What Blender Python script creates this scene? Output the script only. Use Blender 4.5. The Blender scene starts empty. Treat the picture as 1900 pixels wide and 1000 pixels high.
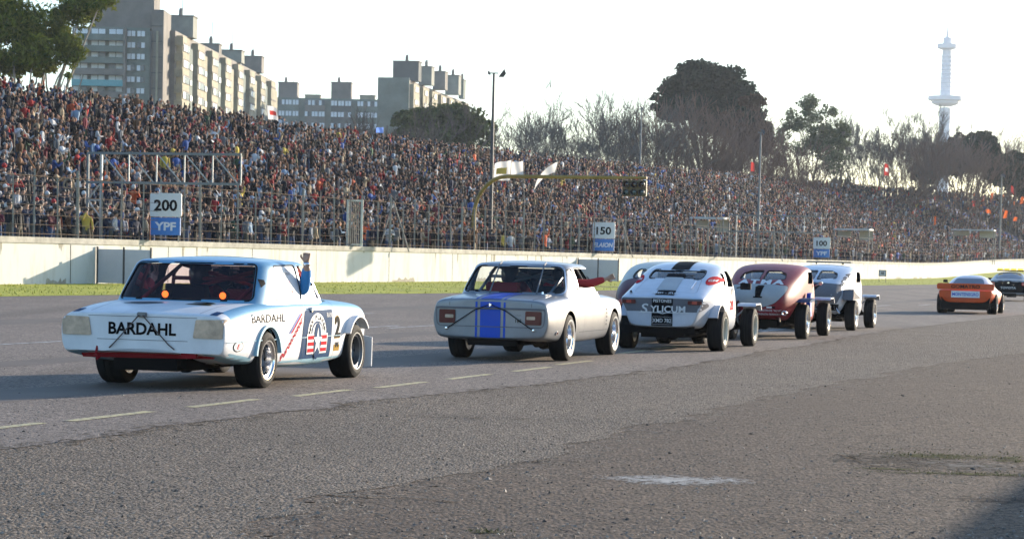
import bpy, bmesh, math, random
import numpy as np
from mathutils import Vector, Matrix, noise as mnoise
from mathutils.bvhtree import BVHTree
R_ = math.radians
rnd = random.Random(7)
S = bpy.context.scene
COL = S.collection

# ------------------------------------------------------------ camera
F = 4650.0; CH = 1.45; PITCH = R_(3.5); ROLL = R_(1.35)
SHIFT = (F*math.tan(PITCH) - 25.4)/1900.0
U = Vector((0, math.sin(PITCH), math.cos(PITCH))); FW = Vector((0, math.cos(PITCH), -math.sin(PITCH))); X0 = Vector((1,0,0))
CR = X0*math.cos(ROLL) + U*math.sin(ROLL)
CU = U*math.cos(ROLL) - X0*math.sin(ROLL)
CAM = Vector((0,0,CH))
cd = bpy.data.cameras.new('camera'); cam = bpy.data.objects.new('camera', cd); COL.objects.link(cam)
m = Matrix.Identity(4)
for i in range(3):
    m[i][0] = CR[i]; m[i][1] = CU[i]; m[i][2] = -FW[i]; m[i][3] = CAM[i]
cam.matrix_world = m
cd.sensor_width = 36; cd.lens = 36*F/1900; cd.shift_y = SHIFT
cd.clip_end = 8000; cd.clip_start = 0.5
cd.dof.use_dof = True; cd.dof.focus_distance = 28; cd.dof.aperture_fstop = 9.0
S.camera = cam
def ray(px, py):
    a = (px-950)/F; b = (500-py)/F + SHIFT*1900/F
    d = FW + CR*a + CU*b
    return d/d.y
def P(px, py, Y): return CAM + ray(px, py)*Y
def G(px, py, z=0.0):
    d = ray(px, py); return CAM + d*((z-CH)/d.z)
def proj(p):
    v = Vector(p)-CAM; z = v.dot(FW)
    return (950+F*v.dot(CR)/z, 500-F*(v.dot(CU)/z) + SHIFT*1900, z)

# ------------------------------------------------------------ light
SUN_AZ = R_(42); SUN_EL = R_(11.5)
w = bpy.data.worlds.new('World'); S.world = w; w.use_nodes = True
nt = w.node_tree; sky = nt.nodes.new('ShaderNodeTexSky'); sky.sky_type = 'NISHITA'; sky.sun_disc = False
sky.sun_elevation = SUN_EL; sky.sun_rotation = SUN_AZ; sky.air_density = 1.0; sky.dust_density = .6; sky.ozone_density = 3.0; sky.altitude = 20
bg = nt.nodes['Background']; nt.links.new(sky.outputs[0], bg.inputs[0]); bg.inputs[1].default_value = 0.15
sd = bpy.data.lights.new('sun', 'SUN'); sd.energy = 4.4; sd.angle = R_(0.5); sd.color = (1, .86, .68)
sun = bpy.data.objects.new('sun', sd); COL.objects.link(sun)
SV = Vector((math.sin(SUN_AZ)*math.cos(SUN_EL), math.cos(SUN_AZ)*math.cos(SUN_EL), math.sin(SUN_EL)))
sun.rotation_euler = (-SV).to_track_quat('-Z', 'Y').to_euler()
S.view_settings.view_transform = 'Standard'; S.view_settings.look = 'None'; S.view_settings.gamma = 1
S.view_settings.exposure = 1.32
try:
    S.cycles.max_bounces = 6; S.cycles.transparent_max_bounces = 12; S.cycles.volume_bounces = 0
    S.cycles.caustics_reflective = False; S.cycles.caustics_refractive = False
except Exception: pass

# ------------------------------------------------------------ materials
def mat(name, col, rough=.6, metal=0., coat=0., var=0., vs=4., bump=0., bs=40., spec=.5, emit=None, es=1., col2=None, stretch=(1,1,1), coords='Object'):
    mt = bpy.data.materials.new(name); mt.use_nodes = True; n = mt.node_tree; b = n.nodes['Principled BSDF']
    b.inputs['Base Color'].default_value = (*col, 1); b.inputs['Roughness'].default_value = rough
    b.inputs['Metallic'].default_value = metal; b.inputs['Coat Weight'].default_value = coat
    b.inputs['Specular IOR Level'].default_value = spec
    if emit: b.inputs['Emission Color'].default_value = (*emit,1); b.inputs['Emission Strength'].default_value = es
    if var or bump or col2:
        tc = n.nodes.new('ShaderNodeTexCoord'); mp = n.nodes.new('ShaderNodeMapping'); mp.inputs['Scale'].default_value = stretch
        n.links.new(tc.outputs[coords], mp.inputs[0])
    if var or col2:
        t = n.nodes.new('ShaderNodeTexNoise'); t.inputs['Scale'].default_value = vs; t.inputs['Detail'].default_value = 6; t.inputs['Roughness'].default_value=.65
        n.links.new(mp.outputs[0], t.inputs['Vector'])
        cr = n.nodes.new('ShaderNodeValToRGB'); cr.color_ramp.elements[0].position = .32; cr.color_ramp.elements[1].position = .68
        c2 = col2 if col2 else tuple(c*(1-var) for c in col); c1 = col if col2 else tuple(min(1, c*(1+var*.6)) for c in col)
        cr.color_ramp.elements[0].color = (*c2,1); cr.color_ramp.elements[1].color = (*c1,1)
        n.links.new(t.outputs[0], cr.inputs[0]); n.links.new(cr.outputs[0], b.inputs['Base Color'])
    if bump:
        t2 = n.nodes.new('ShaderNodeTexNoise'); t2.inputs['Scale'].default_value = bs; t2.inputs['Detail'].default_value = 4
        n.links.new(mp.outputs[0], t2.inputs['Vector'])
        bp = n.nodes.new('ShaderNodeBump'); bp.inputs['Strength'].default_value = bump; bp.inputs['Distance'].default_value = .02
        n.links.new(t2.outputs[0], bp.inputs['Height']); n.links.new(bp.outputs[0], b.inputs['Normal'])
    return mt
def objcol_mat(name, rough=.85, var=.25):
    mt = bpy.data.materials.new(name); mt.use_nodes = True; n = mt.node_tree; b = n.nodes['Principled BSDF']
    oi = n.nodes.new('ShaderNodeObjectInfo'); b.inputs['Roughness'].default_value = rough; n.links.new(oi.outputs['Color'], b.inputs['Base Color'])
    return mt
def attr_mat(name, attr, rough=.85, spec=.3):
    mt = bpy.data.materials.new(name); mt.use_nodes = True; n = mt.node_tree; b = n.nodes['Principled BSDF']
    a = n.nodes.new('ShaderNodeAttribute'); a.attribute_name = attr; b.inputs['Roughness'].default_value = rough; b.inputs['Specular IOR Level'].default_value = spec
    n.links.new(a.outputs['Color'], b.inputs['Base Color']); return mt
def glass_mat(name, tint=(.55,.6,.62), ior=1.45, rough=.02, op=.0, opcol=(.1,.1,.1)):
    mt = bpy.data.materials.new(name); mt.use_nodes = True; n = mt.node_tree; n.nodes.remove(n.nodes['Principled BSDF'])
    out = n.nodes['Material Output']; tr = n.nodes.new('ShaderNodeBsdfTransparent'); tr.inputs[0].default_value = (*tint,1)
    gl = n.nodes.new('ShaderNodeBsdfGlossy'); gl.inputs['Roughness'].default_value = rough
    fr = n.nodes.new('ShaderNodeFresnel'); fr.inputs[0].default_value = ior; mx = n.nodes.new('ShaderNodeMixShader')
    n.links.new(fr.outputs[0], mx.inputs[0]); n.links.new(tr.outputs[0], mx.inputs[1]); n.links.new(gl.outputs[0], mx.inputs[2])
    last = mx
    if op:
        df = n.nodes.new('ShaderNodeBsdfDiffuse'); df.inputs[0].default_value = (*opcol,1); m2 = n.nodes.new('ShaderNodeMixShader'); m2.inputs[0].default_value = op
        n.links.new(mx.outputs[0], m2.inputs[1]); n.links.new(df.outputs[0], m2.inputs[2]); last = m2
    n.links.new(last.outputs[0], out.inputs[0]); return mt

# ------------------------------------------------------------ mesh helpers
def me_from(name, verts, faces, mats, fmat=None, smooth=False, angle=None):
    me = bpy.data.meshes.new(name)
    me.from_pydata([tuple(v) for v in verts], [], [tuple(f) for f in faces])
    for mt in (mats if isinstance(mats, (list,tuple)) else [mats]): me.materials.append(mt)
    if fmat: me.polygons.foreach_set('material_index', fmat)
    if smooth or angle:
        me.polygons.foreach_set('use_smooth', [True]*len(me.polygons))
        if angle: me.set_sharp_from_angle(angle=R_(angle))
    me.update(); return me
def link(name, me, parent=None, loc=None, rot=None):
    o = bpy.data.objects.new(name, me); COL.objects.link(o)
    if parent is not None: o.parent = parent
    if loc is not None: o.location = loc
    if rot is not None: o.rotation_euler = rot
    return o
def tag(o, label=None, cat=None, group=None, kind=None):
    if label: o['label'] = label
    if cat: o['category'] = cat
    if group: o['group'] = group
    if kind: o['kind'] = kind
    return o
def thing(name, label, cat, loc=(0,0,0), rz=0., group=None):
    o = bpy.data.objects.new(name, None); COL.objects.link(o); o.location = loc; o.rotation_euler = (0,0,rz); o.empty_display_size = .2
    return tag(o, label, cat, group)
def copy_tree(o, loc, rz, label=None, group=None):
    r = o.copy(); COL.objects.link(r); r.location = loc; r.rotation_euler = (0,0,rz)
    if label: r['label'] = label
    if group: r['group'] = group
    for ch in list(o.children):
        c = ch.copy(); COL.objects.link(c); c.parent = r
        for g in list(ch.children):
            d = g.copy(); COL.objects.link(d); d.parent = c
    return r

class MB:
    def __init__(s): s.v = []; s.f = []; s.m = []
    def add(s, v, f, mi=0, M=None):
        b = len(s.v)
        s.v += [tuple(M @ Vector(p)) if M is not None else tuple(p) for p in v]
        s.f += [tuple(i+b for i in q) for q in f]; s.m += [mi]*len(f); return s
    def box(s, c, d, mi=0, M=None, rz=0., ry=0.):
        x,y,z = d[0]/2, d[1]/2, d[2]/2
        v = [Vector((a*x,b*y,e*z)) for a in (-1,1) for b in (-1,1) for e in (-1,1)]
        T = Matrix.Translation(Vector(c)) @ Matrix.Rotation(rz,4,'Z') @ Matrix.Rotation(ry,4,'Y')
        if M is not None: T = M @ T
        return s.add(v, [(0,1,3,2),(4,6,7,5),(0,4,5,1),(2,3,7,6),(0,2,6,4),(1,5,7,3)], mi, T)
    def tube(s, pts, r, n=6, mi=0, cap=True, M=None):
        pts = [Vector(p) for p in pts]; rs = r if isinstance(r,(list,tuple)) else [r]*len(pts)
        v = []; f = []; up = None
        for i,p in enumerate(pts):
            t = (pts[min(i+1,len(pts)-1)] - pts[max(i-1,0)]).normalized()
            if up is None:
                up = Vector((0,0,1)) if abs(t.z) < .9 else Vector((1,0,0))
            a = t.cross(up)
            if a.length < 1e-4: a = t.cross(Vector((0,1,.1)))
            a.normalize(); b = a.cross(t); up = b
            for k in range(n):
                w_ = 2*math.pi*k/n; v.append(p + (a*math.cos(w_) + b*math.sin(w_))*rs[i])
        for i in range(len(pts)-1):
            for k in range(n):
                k2 = (k+1)%n; f.append((i*n+k, i*n+k2, (i+1)*n+k2, (i+1)*n+k))
        if cap: f.append(tuple(range(n))[::-1]); f.append(tuple((len(pts)-1)*n+k for k in range(n)))
        return s.add(v, f, mi, M)
    def lathe(s, prof, n=24, mi=0, axis='Z', M=None, closed=False):
        # prof: (r, h)
        v = []; f = []
        for r,h in prof:
            for k in range(n):
                a = 2*math.pi*k/n; c,d = r*math.cos(a), r*math.sin(a)
                v.append((c,d,h) if axis=='Z' else (c,h,d) if axis=='Y' else (h,c,d))
        L = len(prof)
        for i in range(L if closed else L-1):
            j = (i+1)%L
            for k in range(n):
                k2 = (k+1)%n; q = (i*n+k, i*n+k2, j*n+k2, j*n+k); f.append(q if axis!='Y' else q[::-1])
        if not closed:
            if prof[0][0] > 1e-5: f.append(tuple(range(n))[::-1])
            if prof[-1][0] > 1e-5: f.append(tuple((L-1)*n+k for k in range(n)))
        return s.add(v, f, mi, M)
    def prism(s, poly, d0, d1, axis='Z', mi=0, M=None):
        # poly 2D; axis Z:(x,y) Y:(x,z) X:(y,z)
        n = len(poly)
        g = {'Z':lambda p,d:(p[0],p[1],d),'Y':lambda p,d:(p[0],d,p[1]),'X':lambda p,d:(d,p[0],p[1])}[axis]
        v = [g(p,d0) for p in poly] + [g(p,d1) for p in poly]
        f = [tuple(range(n))[::-1], tuple(range(n,2*n))] + [(i,(i+1)%n,n+(i+1)%n,n+i) for i in range(n)]
        return s.add(v, f, mi, M)
    def mesh(s, name, mats, smooth=False, angle=None, fix=True, bevel=0):
        me = me_from(name, s.v, s.f, mats, s.m)
        if fix or bevel:
            bm = bmesh.new(); bm.from_mesh(me)
            if bevel: bmesh.ops.bevel(bm, geom=bm.edges[:], offset=bevel, segments=2, affect='EDGES', clamp_overlap=True)
            bmesh.ops.recalc_face_normals(bm, faces=bm.faces[:]); bm.to_mesh(me); bm.free()
        if smooth or angle:
            me.polygons.foreach_set('use_smooth', [True]*len(me.polygons))
            if angle: me.set_sharp_from_angle(angle=R_(angle))
        me.update(); return me
    def obj(s, name, mats, parent=None, **k):
        loc = k.pop('loc', None); rot = k.pop('rot', None)
        return link(name, s.mesh(name, mats, **k), parent, loc, rot)
def catmull(pts, n=8):
    out = []; P_ = [pts[0]]+list(pts)+[pts[-1]]
    for i in range(1, len(P_)-2):
        p0,p1,p2,p3 = [np.array(q, float) for q in P_[i-1:i+3]]
        for k in range(n):
            t = k/n; out.append(.5*((2*p1)+(-p0+p2)*t+(2*p0-5*p1+4*p2-p3)*t*t+(-p0+3*p1-3*p2+p3)*t**3))
    out.append(np.array(pts[-1], float)); return out

def eval_mesh(o):
    dg = bpy.context.evaluated_depsgraph_get(); dg.update()
    me = bpy.data.meshes.new_from_object(o.evaluated_get(dg), preserve_all_data_layers=True, depsgraph=dg)
    return me
def boolean(A, B, op='DIFFERENCE'):
    a = bpy.data.objects.new('ta', A); b = bpy.data.objects.new('tb', B); COL.objects.link(a); COL.objects.link(b)
    md = a.modifiers.new('b', 'BOOLEAN'); md.object = b; md.operation = op; md.solver = 'EXACT'; md.material_mode = 'TRANSFER'
    me = eval_mesh(a)
    bpy.data.objects.remove(a); bpy.data.objects.remove(b); return me
def smooth_me(me, angle=32):
    me.polygons.foreach_set('use_smooth', [True]*len(me.polygons)); me.set_sharp_from_angle(angle=R_(angle)); me.update(); return me
def bvh_of(me):
    return BVHTree.FromPolygons([v.co.copy() for v in me.vertices], [tuple(p.vertices) for p in me.polygons])
_fc = {}
def text_mesh(txt, h, bold=0., shear=0., stretch=1., spacing=1.):
    """flat text centred on 0,0 with cap height h -> (verts2d, faces)"""
    c = bpy.data.curves.new('t', 'FONT'); c.body = txt; c.size = 1; c.shear = shear; c.offset = bold; c.space_character = spacing; c.resolution_u = 3
    o = bpy.data.objects.new('t', c); COL.objects.link(o); me = eval_mesh(o)
    vs = [(v.co.x, v.co.y) for v in me.vertices]; fs = [tuple(p.vertices) for p in me.polygons]
    bpy.data.objects.remove(o); bpy.data.meshes.remove(me)
    if not vs: return [], []
    x0,x1 = min(v[0] for v in vs), max(v[0] for v in vs); y0,y1 = min(v[1] for v in vs), max(v[1] for v in vs)
    k = h/(y1-y0)
    return [((x-(x0+x1)/2)*k*stretch, (y-(y0+y1)/2)*k) for x,y in vs], fs
def poly2d(pts): return [tuple(p) for p in pts], [tuple(range(len(pts)))]
def ngon(cx, cy, rx, ry, n=28, a0=0, a1=2*math.pi):
    full = abs(a1-a0-2*math.pi) < 1e-6
    return [(cx+rx*math.cos(a0+(a1-a0)*k/(n if full else n-1)), cy+ry*math.sin(a0+(a1-a0)*k/(n if full else n-1))) for k in range(n)]
def merge2d(*ms):
    v = []; f = []
    for a,b in ms:
        k = len(v); v += list(a); f += [tuple(i+k for i in q) for q in b]
    return v, f
def rot2d(m2, a, dx=0, dy=0, sx=1, sy=1):
    c,s_ = math.cos(a), math.sin(a)
    return [(x*sx*c-y*sy*s_+dx, x*sx*s_+y*sy*c+dy) for x,y in m2[0]], m2[1]
def slice2d(m2, step):
    bm = bmesh.new(); vs = [bm.verts.new((x,y,0)) for x,y in m2[0]]
    for q in m2[1]:
        try: bm.faces.new([vs[i] for i in q])
        except ValueError: pass
    bmesh.ops.triangulate(bm, faces=bm.faces[:])
    for ax in (0,1):
        lo = min(v.co[ax] for v in bm.verts); hi = max(v.co[ax] for v in bm.verts)
        k = math.floor(lo/step)+1
        while k*step < hi:
            co = Vector((0,0,0)); no = Vector((0,0,0)); co[ax] = k*step; no[ax] = 1
            bmesh.ops.bisect_plane(bm, geom=bm.verts[:]+bm.edges[:]+bm.faces[:], plane_co=co, plane_no=no); k += 1
    bm.verts.index_update()
    v = [(p.co.x,p.co.y) for p in bm.verts]; f = [tuple(q.index for q in g.verts) for g in bm.faces]; bm.free(); return v, f
# ============================================================ the wall line
WP = [(-38,29.5),(-18,88.5),(6.45,160.6),(25,215.4),(43.8,271),(62,332),(80,376),(102,407),(130,430),(165,447),(205,458)]
def _resample(pts, step=1.0):
    c = catmull(pts, 40); c = np.array(c); d = np.r_[0, np.cumsum(np.hypot(*np.diff(c, axis=0).T))]
    s = np.arange(0, d[-1], step); return np.c_[np.interp(s, d, c[:,0]), np.interp(s, d, c[:,1])]
WL = _resample(WP); WT = np.gradient(WL, axis=0); WT /= np.hypot(*WT.T)[:,None]
SMAX = len(WL)-2
def sstep(a, b, x): t = min(1, max(0, (x-a)/(b-a))); return t*t*(3-2*t)
def base_z(y): return 1.45*sstep(265, 420, y)
def W(s, off=0., z=0.):
    """point off metres behind the wall face, z metres above the local ground"""
    s = min(max(s, 0), SMAX); i = int(s); f = s-i
    p = WL[i]*(1-f)+WL[i+1]*f; t = WT[i]*(1-f)+WT[i+1]*f
    if off > 6.1 and z > 1.15: z = 1.15+(z-1.15)*(1+.20*sstep(170,330,s))
    return Vector((p[0]-t[1]*off, p[1]+t[0]*off, base_z(p[1])+z))
def wang(s):
    t = WT[int(min(max(s,0),SMAX))]; return math.atan2(t[1], t[0])
def s_px(px, off=0., lo=0):
    best = min(range(lo*2, SMAX*2), key=lambda k: abs(proj(W(k/2, off))[0]-px)); return best/2
def s_of_y(y): return float(np.argmin(np.abs(WL[:,1]-y)))

# ============================================================ ground sheets
def ground_material(name, c1, c2, scale, bumpd, fleck=None, fs=200., rough=.85, streak=None, mossy=False, paint=None, patch=None, patchc=None):
    mt = bpy.data.materials.new(name); mt.use_nodes = True; n = mt.node_tree; b = n.nodes['Principled BSDF']; L = n.links.new
    b.inputs['Roughness'].default_value = rough; b.inputs['Specular IOR Level'].default_value = .14
    tc = n.nodes.new('ShaderNodeTexCoord'); co = tc.outputs['Object']
    def noise(sc, det=6, ro=.6, vec=None):
        t = n.nodes.new('ShaderNodeTexNoise'); t.inputs['Scale'].default_value = sc; t.inputs['Detail'].default_value = det; t.inputs['Roughness'].default_value = ro
        L(vec or co, t.inputs['Vector']); return t.outputs[0]
    def ramp(x, p0, p1, a=(0,0,0,1), c=(1,1,1,1)):
        r = n.nodes.new('ShaderNodeValToRGB'); r.color_ramp.elements[0].position=p0; r.color_ramp.elements[1].position=p1
        r.color_ramp.elements[0].color=a; r.color_ramp.elements[1].color=c; L(x, r.inputs[0]); return r.outputs[0]
    def mix(f, a, c, mode='MIX'):
        k = n.nodes.new('ShaderNodeMix'); k.data_type='RGBA'; k.blend_type=mode
        if isinstance(f,float): k.inputs[0].default_value=f
        else: L(f, k.inputs[0])
        for i,x in ((6,a),(7,c)):
            if isinstance(x, tuple): k.inputs[i].default_value=(*x,1)
            else: L(x, k.inputs[i])
        return k.outputs[2]
    col = mix(ramp(noise(.35, 8, .65), .3, .7), c1, c2)
    # aggregate stones: every cell its own grey
    vo = n.nodes.new('ShaderNodeTexVoronoi'); vo.inputs['Scale'].default_value = scale; L(co, vo.inputs['Vector'])
    sep = n.nodes.new('ShaderNodeSeparateColor'); L(vo.outputs['Color'], sep.inputs[0])
    st = ramp(sep.outputs[0], .0, 1., (.30,.30,.30,1), (1.9,1.85,1.8,1))
    col = mix(1.0, col, st, 'MULTIPLY')
    if fleck:
        col = mix(ramp(noise(fs, 2, .5), .62, .70), col, fleck)
    col = mix(ramp(noise(9, 5, .7), .58, .8, (0,0,0,1), (.55,.55,.55,1)), col, tuple(c*.45 for c in c1))
    if patch:
        wn = noise(patch, 9, .72); col = mix(ramp(wn, .56, .62, (0,0,0,1), (.8,.8,.8,1)), col, patchc)
    if streak:
        mp = n.nodes.new('ShaderNodeMapping'); mp.inputs['Rotation'].default_value = (0,0,streak); mp.inputs['Scale'].default_value = (.9,.03,1); L(co, mp.inputs[0])
        col = mix(ramp(noise(1.0, 5, .6, mp.outputs[0]), .45, .7, (0,0,0,1), (.45,.45,.45,1)), col, tuple(c*.5 for c in c1))
    L(col, b.inputs['Base Color'])
    bp = n.nodes.new('ShaderNodeBump'); bp.inputs['Strength'].default_value = 1; bp.inputs['Distance'].default_value = bumpd
    ad = n.nodes.new('ShaderNodeMath'); ad.operation='ADD'; mu = n.nodes.new('ShaderNodeMath'); mu.operation='MULTIPLY'; mu.inputs[1].default_value=-.8
    L(vo.outputs['Distance'], mu.inputs[0]); L(mu.outputs[0], ad.inputs[0]); L(noise(scale*.4, 4), ad.inputs[1])
    L(ad.outputs[0], bp.inputs['Height']); L(bp.outputs[0], b.inputs['Normal'])
    return mt
m_track = ground_material('track asphalt', (.198,.163,.138), (.158,.130,.110), 45, .006, (.34,.32,.29), 130, streak=R_(-18))
m_chip = ground_material('coarse chippings', (.150,.120,.094), (.110,.089,.071), 42, .035, (.52,.46,.38), 60, rough=.8)
m_apron = ground_material('worn apron asphalt', (.102,.072,.050), (.076,.054,.040), 34, .012, (.24,.20,.17), 90, patch=.22, patchc=(.105,.074,.052))
m_field = mat('dry field', (.10,.10,.06), .95, var=.4, vs=.1)
m_grass = mat('grass', (.44,.42,.055), .95, vs=.35, bump=.4, bs=14, col2=(.27,.29,.05), spec=.1)
m_grass2 = attr_mat('grass blades', 'col')

def sheet(name, poly, z, m_, nz=None, kind='structure'):
    v = [(x,y,z) for x,y in poly]
    bm = bmesh.new(); f = bm.faces.new([bm.verts.new(p) for p in v]); 
    if f.normal.z < 0 or f.calc_area()==0: pass
    bm.normal_update()
    if f.normal.z < 0: f.normal_flip()
    bmesh.ops.triangulate(bm, faces=bm.faces[:]); me = bpy.data.meshes.new(name); bm.to_mesh(me); bm.free(); me.materials.append(m_)
    o = link(name, me); tag(o, kind=kind); return o
ground = sheet('ground', [(-3000,-40),(3000,-40),(3000,4500),(-3000,4500)], -.02, m_field)
def edge(pxs, amp=.08, step=.25, ext0=None, ext1=None, seed=0):
    g = [G(*p) for p in pxs]; g = [(p.x,p.y) for p in g]
    if ext0: g = [ext0]+g
    if ext1: g = g+[ext1]
    out = []
    for a,b in zip(g[:-1], g[1:]):
        n = max(1, int(min(400, math.hypot(b[0]-a[0], b[1]-a[1])/step)))
        for k in range(n):
            x = a[0]+(b[0]-a[0])*k/n; y = a[1]+(b[1]-a[1])*k/n
            j = mnoise.noise(Vector((x*1.1, y*1.1, seed)))*amp*2.2 + mnoise.noise(Vector((x*4, y*4, seed+5)))*amp
            out.append((x+j, y+j*.3))
    out.append(g[-1]); return out
# the worn apron lies under everything; chip strip and racing surface are laid over it
sheet('apron', [(-120,-20),(260,-20),(420,900),(-60,60)], -.006, m_apron)
e_l = edge([(0,838),(330,788),(700,742),(960,717),(1190,690),(1403,655),(1640,614),(1900,583)], .10, ext0=(-9.2,0), ext1=(60,215), seed=1)
e_r = edge([(440,998),(583,925),(710,900),(1000,850),(1166,795),(1303,766),(1407,737),(1606,702),(1758,671),(1898,655)], .13, ext0=(-5,0), ext1=(60,205), seed=9)
sheet('gravel_strip', e_l + e_r[::-1], -.003, m_chip)
# grass verge edge on the far side
GE = [(-35,0),(-14.2,68.8),(-1.8,95),(12,137),(27.4,180),(50,238),(74,300),(104,345),(150,385),(205,410)]
ge = [(x,y) for x,y in catmull(GE, 14)]
sheet('track', e_l + [(120,300),(215,350)] + ge[::-1], .0, m_track)
# grass verge: from the track edge up to the wall foot
def verge():
    v=[];f=[];n=0
    ga = np.array(_resample(GE)); 
    for s in range(0, SMAX-4, 2):
        a = W(s, .1); i = int(np.argmin(np.hypot(ga[:,0]-a.x, ga[:,1]-a.y))); e = ga[i]
        # widen towards the near end: pick the point of the edge straight across
        for k in range(9):
            t=k/8; x=e[0]*(1-t)+a.x*t; y=e[1]*(1-t)+a.y*t
            z=.006+(a.z+.02)*(t**.8) + (mnoise.noise(Vector((x*.3,y*.3,0)))*.06*math.sin(math.pi*t)) + .35*math.sin(math.pi*t)*sstep(230,330,a.y)*.5
            v.append((x,y,z))
        n+=1
    for i in range(n-1):
        for k in range(8): f.append((i*9+k,i*9+k+1,(i+1)*9+k+1,(i+1)*9+k))
    me = me_from('grass_verge', v, f, m_grass, smooth=True)
    bm=bmesh.new(); bm.from_mesh(me); bmesh.ops.recalc_face_normals(bm, faces=bm.faces[:])
    if sum(q.normal.z for q in bm.faces)<0: bmesh.ops.reverse_faces(bm, faces=bm.faces[:])
    bm.to_mesh(me); bm.free()
    return tag(link('grass_verge', me), kind='structure'), np.array(v)
verge_o, VV = verge()
def tufts(name, pts, hmin, hmax, cols, wd=.012, lean=.5):
    N=len(pts); r=np.random.default_rng(5); pts=np.array(pts,float); h=r.uniform(hmin,hmax,N); a=r.uniform(0,6.28,N); l=r.normal(0,lean,N)*h; l2=r.normal(0,lean,N)*h
    v=np.zeros((N,3,3)); wx=np.cos(a)*wd*h/.1; wy=np.sin(a)*wd*h/.1
    v[:,0]=pts+np.c_[wx,wy,0*h]; v[:,1]=pts-np.c_[wx,wy,0*h]; v[:,2]=pts+np.c_[l,l2,h]
    me=bpy.data.meshes.new(name); me.from_pydata(v.reshape(-1,3).tolist(),[],np.arange(3*N).reshape(N,3).tolist()); me.materials.append(m_grass2)
    c=np.array(cols)[r.integers(0,len(cols),N)]*r.uniform(.7,1.25,(N,1)); ca=me.color_attributes.new('col','FLOAT_COLOR','POINT')
    ca.data.foreach_set('color', np.repeat(np.c_[c,np.ones(N)],3,axis=0).ravel()); return tag(link(name,me), kind='stuff')
r_=np.random.default_rng(3)
cells=VV.reshape(-1,9,3); nS=len(cells)
ii=r_.integers(0,nS-1,60000); w_=1/(40+cells[ii,4,1]); keep=r_.uniform(0,1,60000)<w_/w_.max(); ii=ii[keep]
tk=r_.uniform(0,7.99,len(ii)); k0=tk.astype(int); fr=(tk-k0)[:,None]; u=r_.uniform(0,1,len(ii))[:,None]
pa=cells[ii,k0]*(1-fr)+cells[ii,k0+1]*fr; pb=cells[ii+1,k0]*(1-fr)+cells[ii+1,k0+1]*fr
tufts('grass', pa*(1-u)+pb*u, .03,.075,[(.42,.41,.05),(.34,.36,.05),(.46,.42,.09)], wd=.03)

# painted markings, each dash a worn sheet of its own
def marking_mat(name, col, under, thr=.5, sc=9):
    mt = mat(name, col, .75, var=.01); n=mt.node_tree
    cr=[x for x in n.nodes if x.type=='VALTORGB'][0]; cr.color_ramp.elements[0].position=thr; cr.color_ramp.elements[1].position=thr+.12
    cr.color_ramp.elements[0].color=(*under,1); cr.color_ramp.elements[1].color=(*col,1)
    [x for x in n.nodes if x.type=='TEX_NOISE'][0].inputs['Scale'].default_value=sc; return mt
m_yel = marking_mat('worn yellow paint', (.47,.40,.20), (.17,.155,.13), .40, 14)
m_wht = marking_mat('worn white paint', (.42,.42,.42), (.12,.115,.11), .44, 6)
TD = Vector((math.sin(R_(17.4)), math.cos(R_(17.4)), 0)); TN = Vector((TD.y, -TD.x, 0))
def dash(px, py, L_, w_, m_, name='lane_dash', sd=0, gr=None, lab=None):
    c = G(px, py); pts=[]
    n=10
    for sgn in (1,-1):
        for k in range(n+1):
            t=(k/n-.5)*L_*sgn; o=w_/2*sgn + mnoise.noise(Vector((px+k,sgn*7.,sd)))*w_*.12
            q=c+TD*t+TN*o; pts.append((q.x,q.y))
    return sheet(name, pts, .004, m_)
for i,(px,py) in enumerate([(206,772),(416,748),(599,729),(745,714),(870,699),(988,685),(1066,673),(1175,653),(1236,645),(-20,796)]):
    dash(px,py,1.55 if i<6 else 1.7,.12,m_yel,sd=i)
for i,(px,py) in enumerate([(25,638),(692,607),(770,606),(870,590),(650,583),(1715,566),(1640,567),(1440,612),(1600,577)]):
    dash(px,py,3.0,.13,m_wht,sd=i+20)
# worn remains of a white marking on the apron
def blotch(name, cx, cy, rx, ry, m_, z, n=90, amp=.35, sd=0):
    c=G(cx,cy); pts=[]
    for k in range(n):
        a=2*math.pi*k/n; j=1+amp*mnoise.noise(Vector((math.cos(a)*3,math.sin(a)*3,sd)))+amp*.5*mnoise.noise(Vector((math.cos(a)*11,math.sin(a)*11,sd)))
        q=Vector((c.x,c.y,0))+Vector((1,-.06,0))*rx*j*math.cos(a)+Vector((.1,1,0))*ry*j*math.sin(a); pts.append((q.x,q.y))
    return sheet(name, pts, z, m_)
def flakes(name, cx, cy, rx, ry, n, size, m_, z, asp=3., sd=0, bias=.55):
    c=G(cx,cy); r=np.random.default_rng(sd); b=MB()
    for i in range(n):
        a=r.uniform(0,6.28); q=r.uniform(0,1)**bias; q*=1+.35*mnoise.noise(Vector((math.cos(a)*2,math.sin(a)*2,sd)))
        x=c.x+math.cos(a)*rx*q; y=c.y+math.sin(a)*ry*q; s_=size*r.uniform(.3,1.5)*(1.25-q*.8); k=7; rot=r.normal(0,.35)
        pts=[(s_*asp*math.cos(6.28*t/k)*r.uniform(.6,1.3),s_*math.sin(6.28*t/k)*r.uniform(.6,1.3)) for t in range(k)]
        b.add([(x+u*math.cos(rot)-v*math.sin(rot),y+u*math.sin(rot)+v*math.cos(rot),(z if z>.005 else z*.3-.0035)+i*1e-6) for u,v in pts],[tuple(range(k))])
    return tag(b.obj(name,m_,None,fix=False),kind='structure')
m_wornw=mat('scuffed white paint',(.50,.47,.43),.85,vs=20,col2=(.28,.26,.235),spec=.1)
flakes('white_paint_patch',1240,889,.36,.36,520,.013,m_wornw,.001,3.2,3)
flakes('white_paint_patch',1345,890,.22,.30,110,.010,m_wornw,.001,3.5,4)
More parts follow.
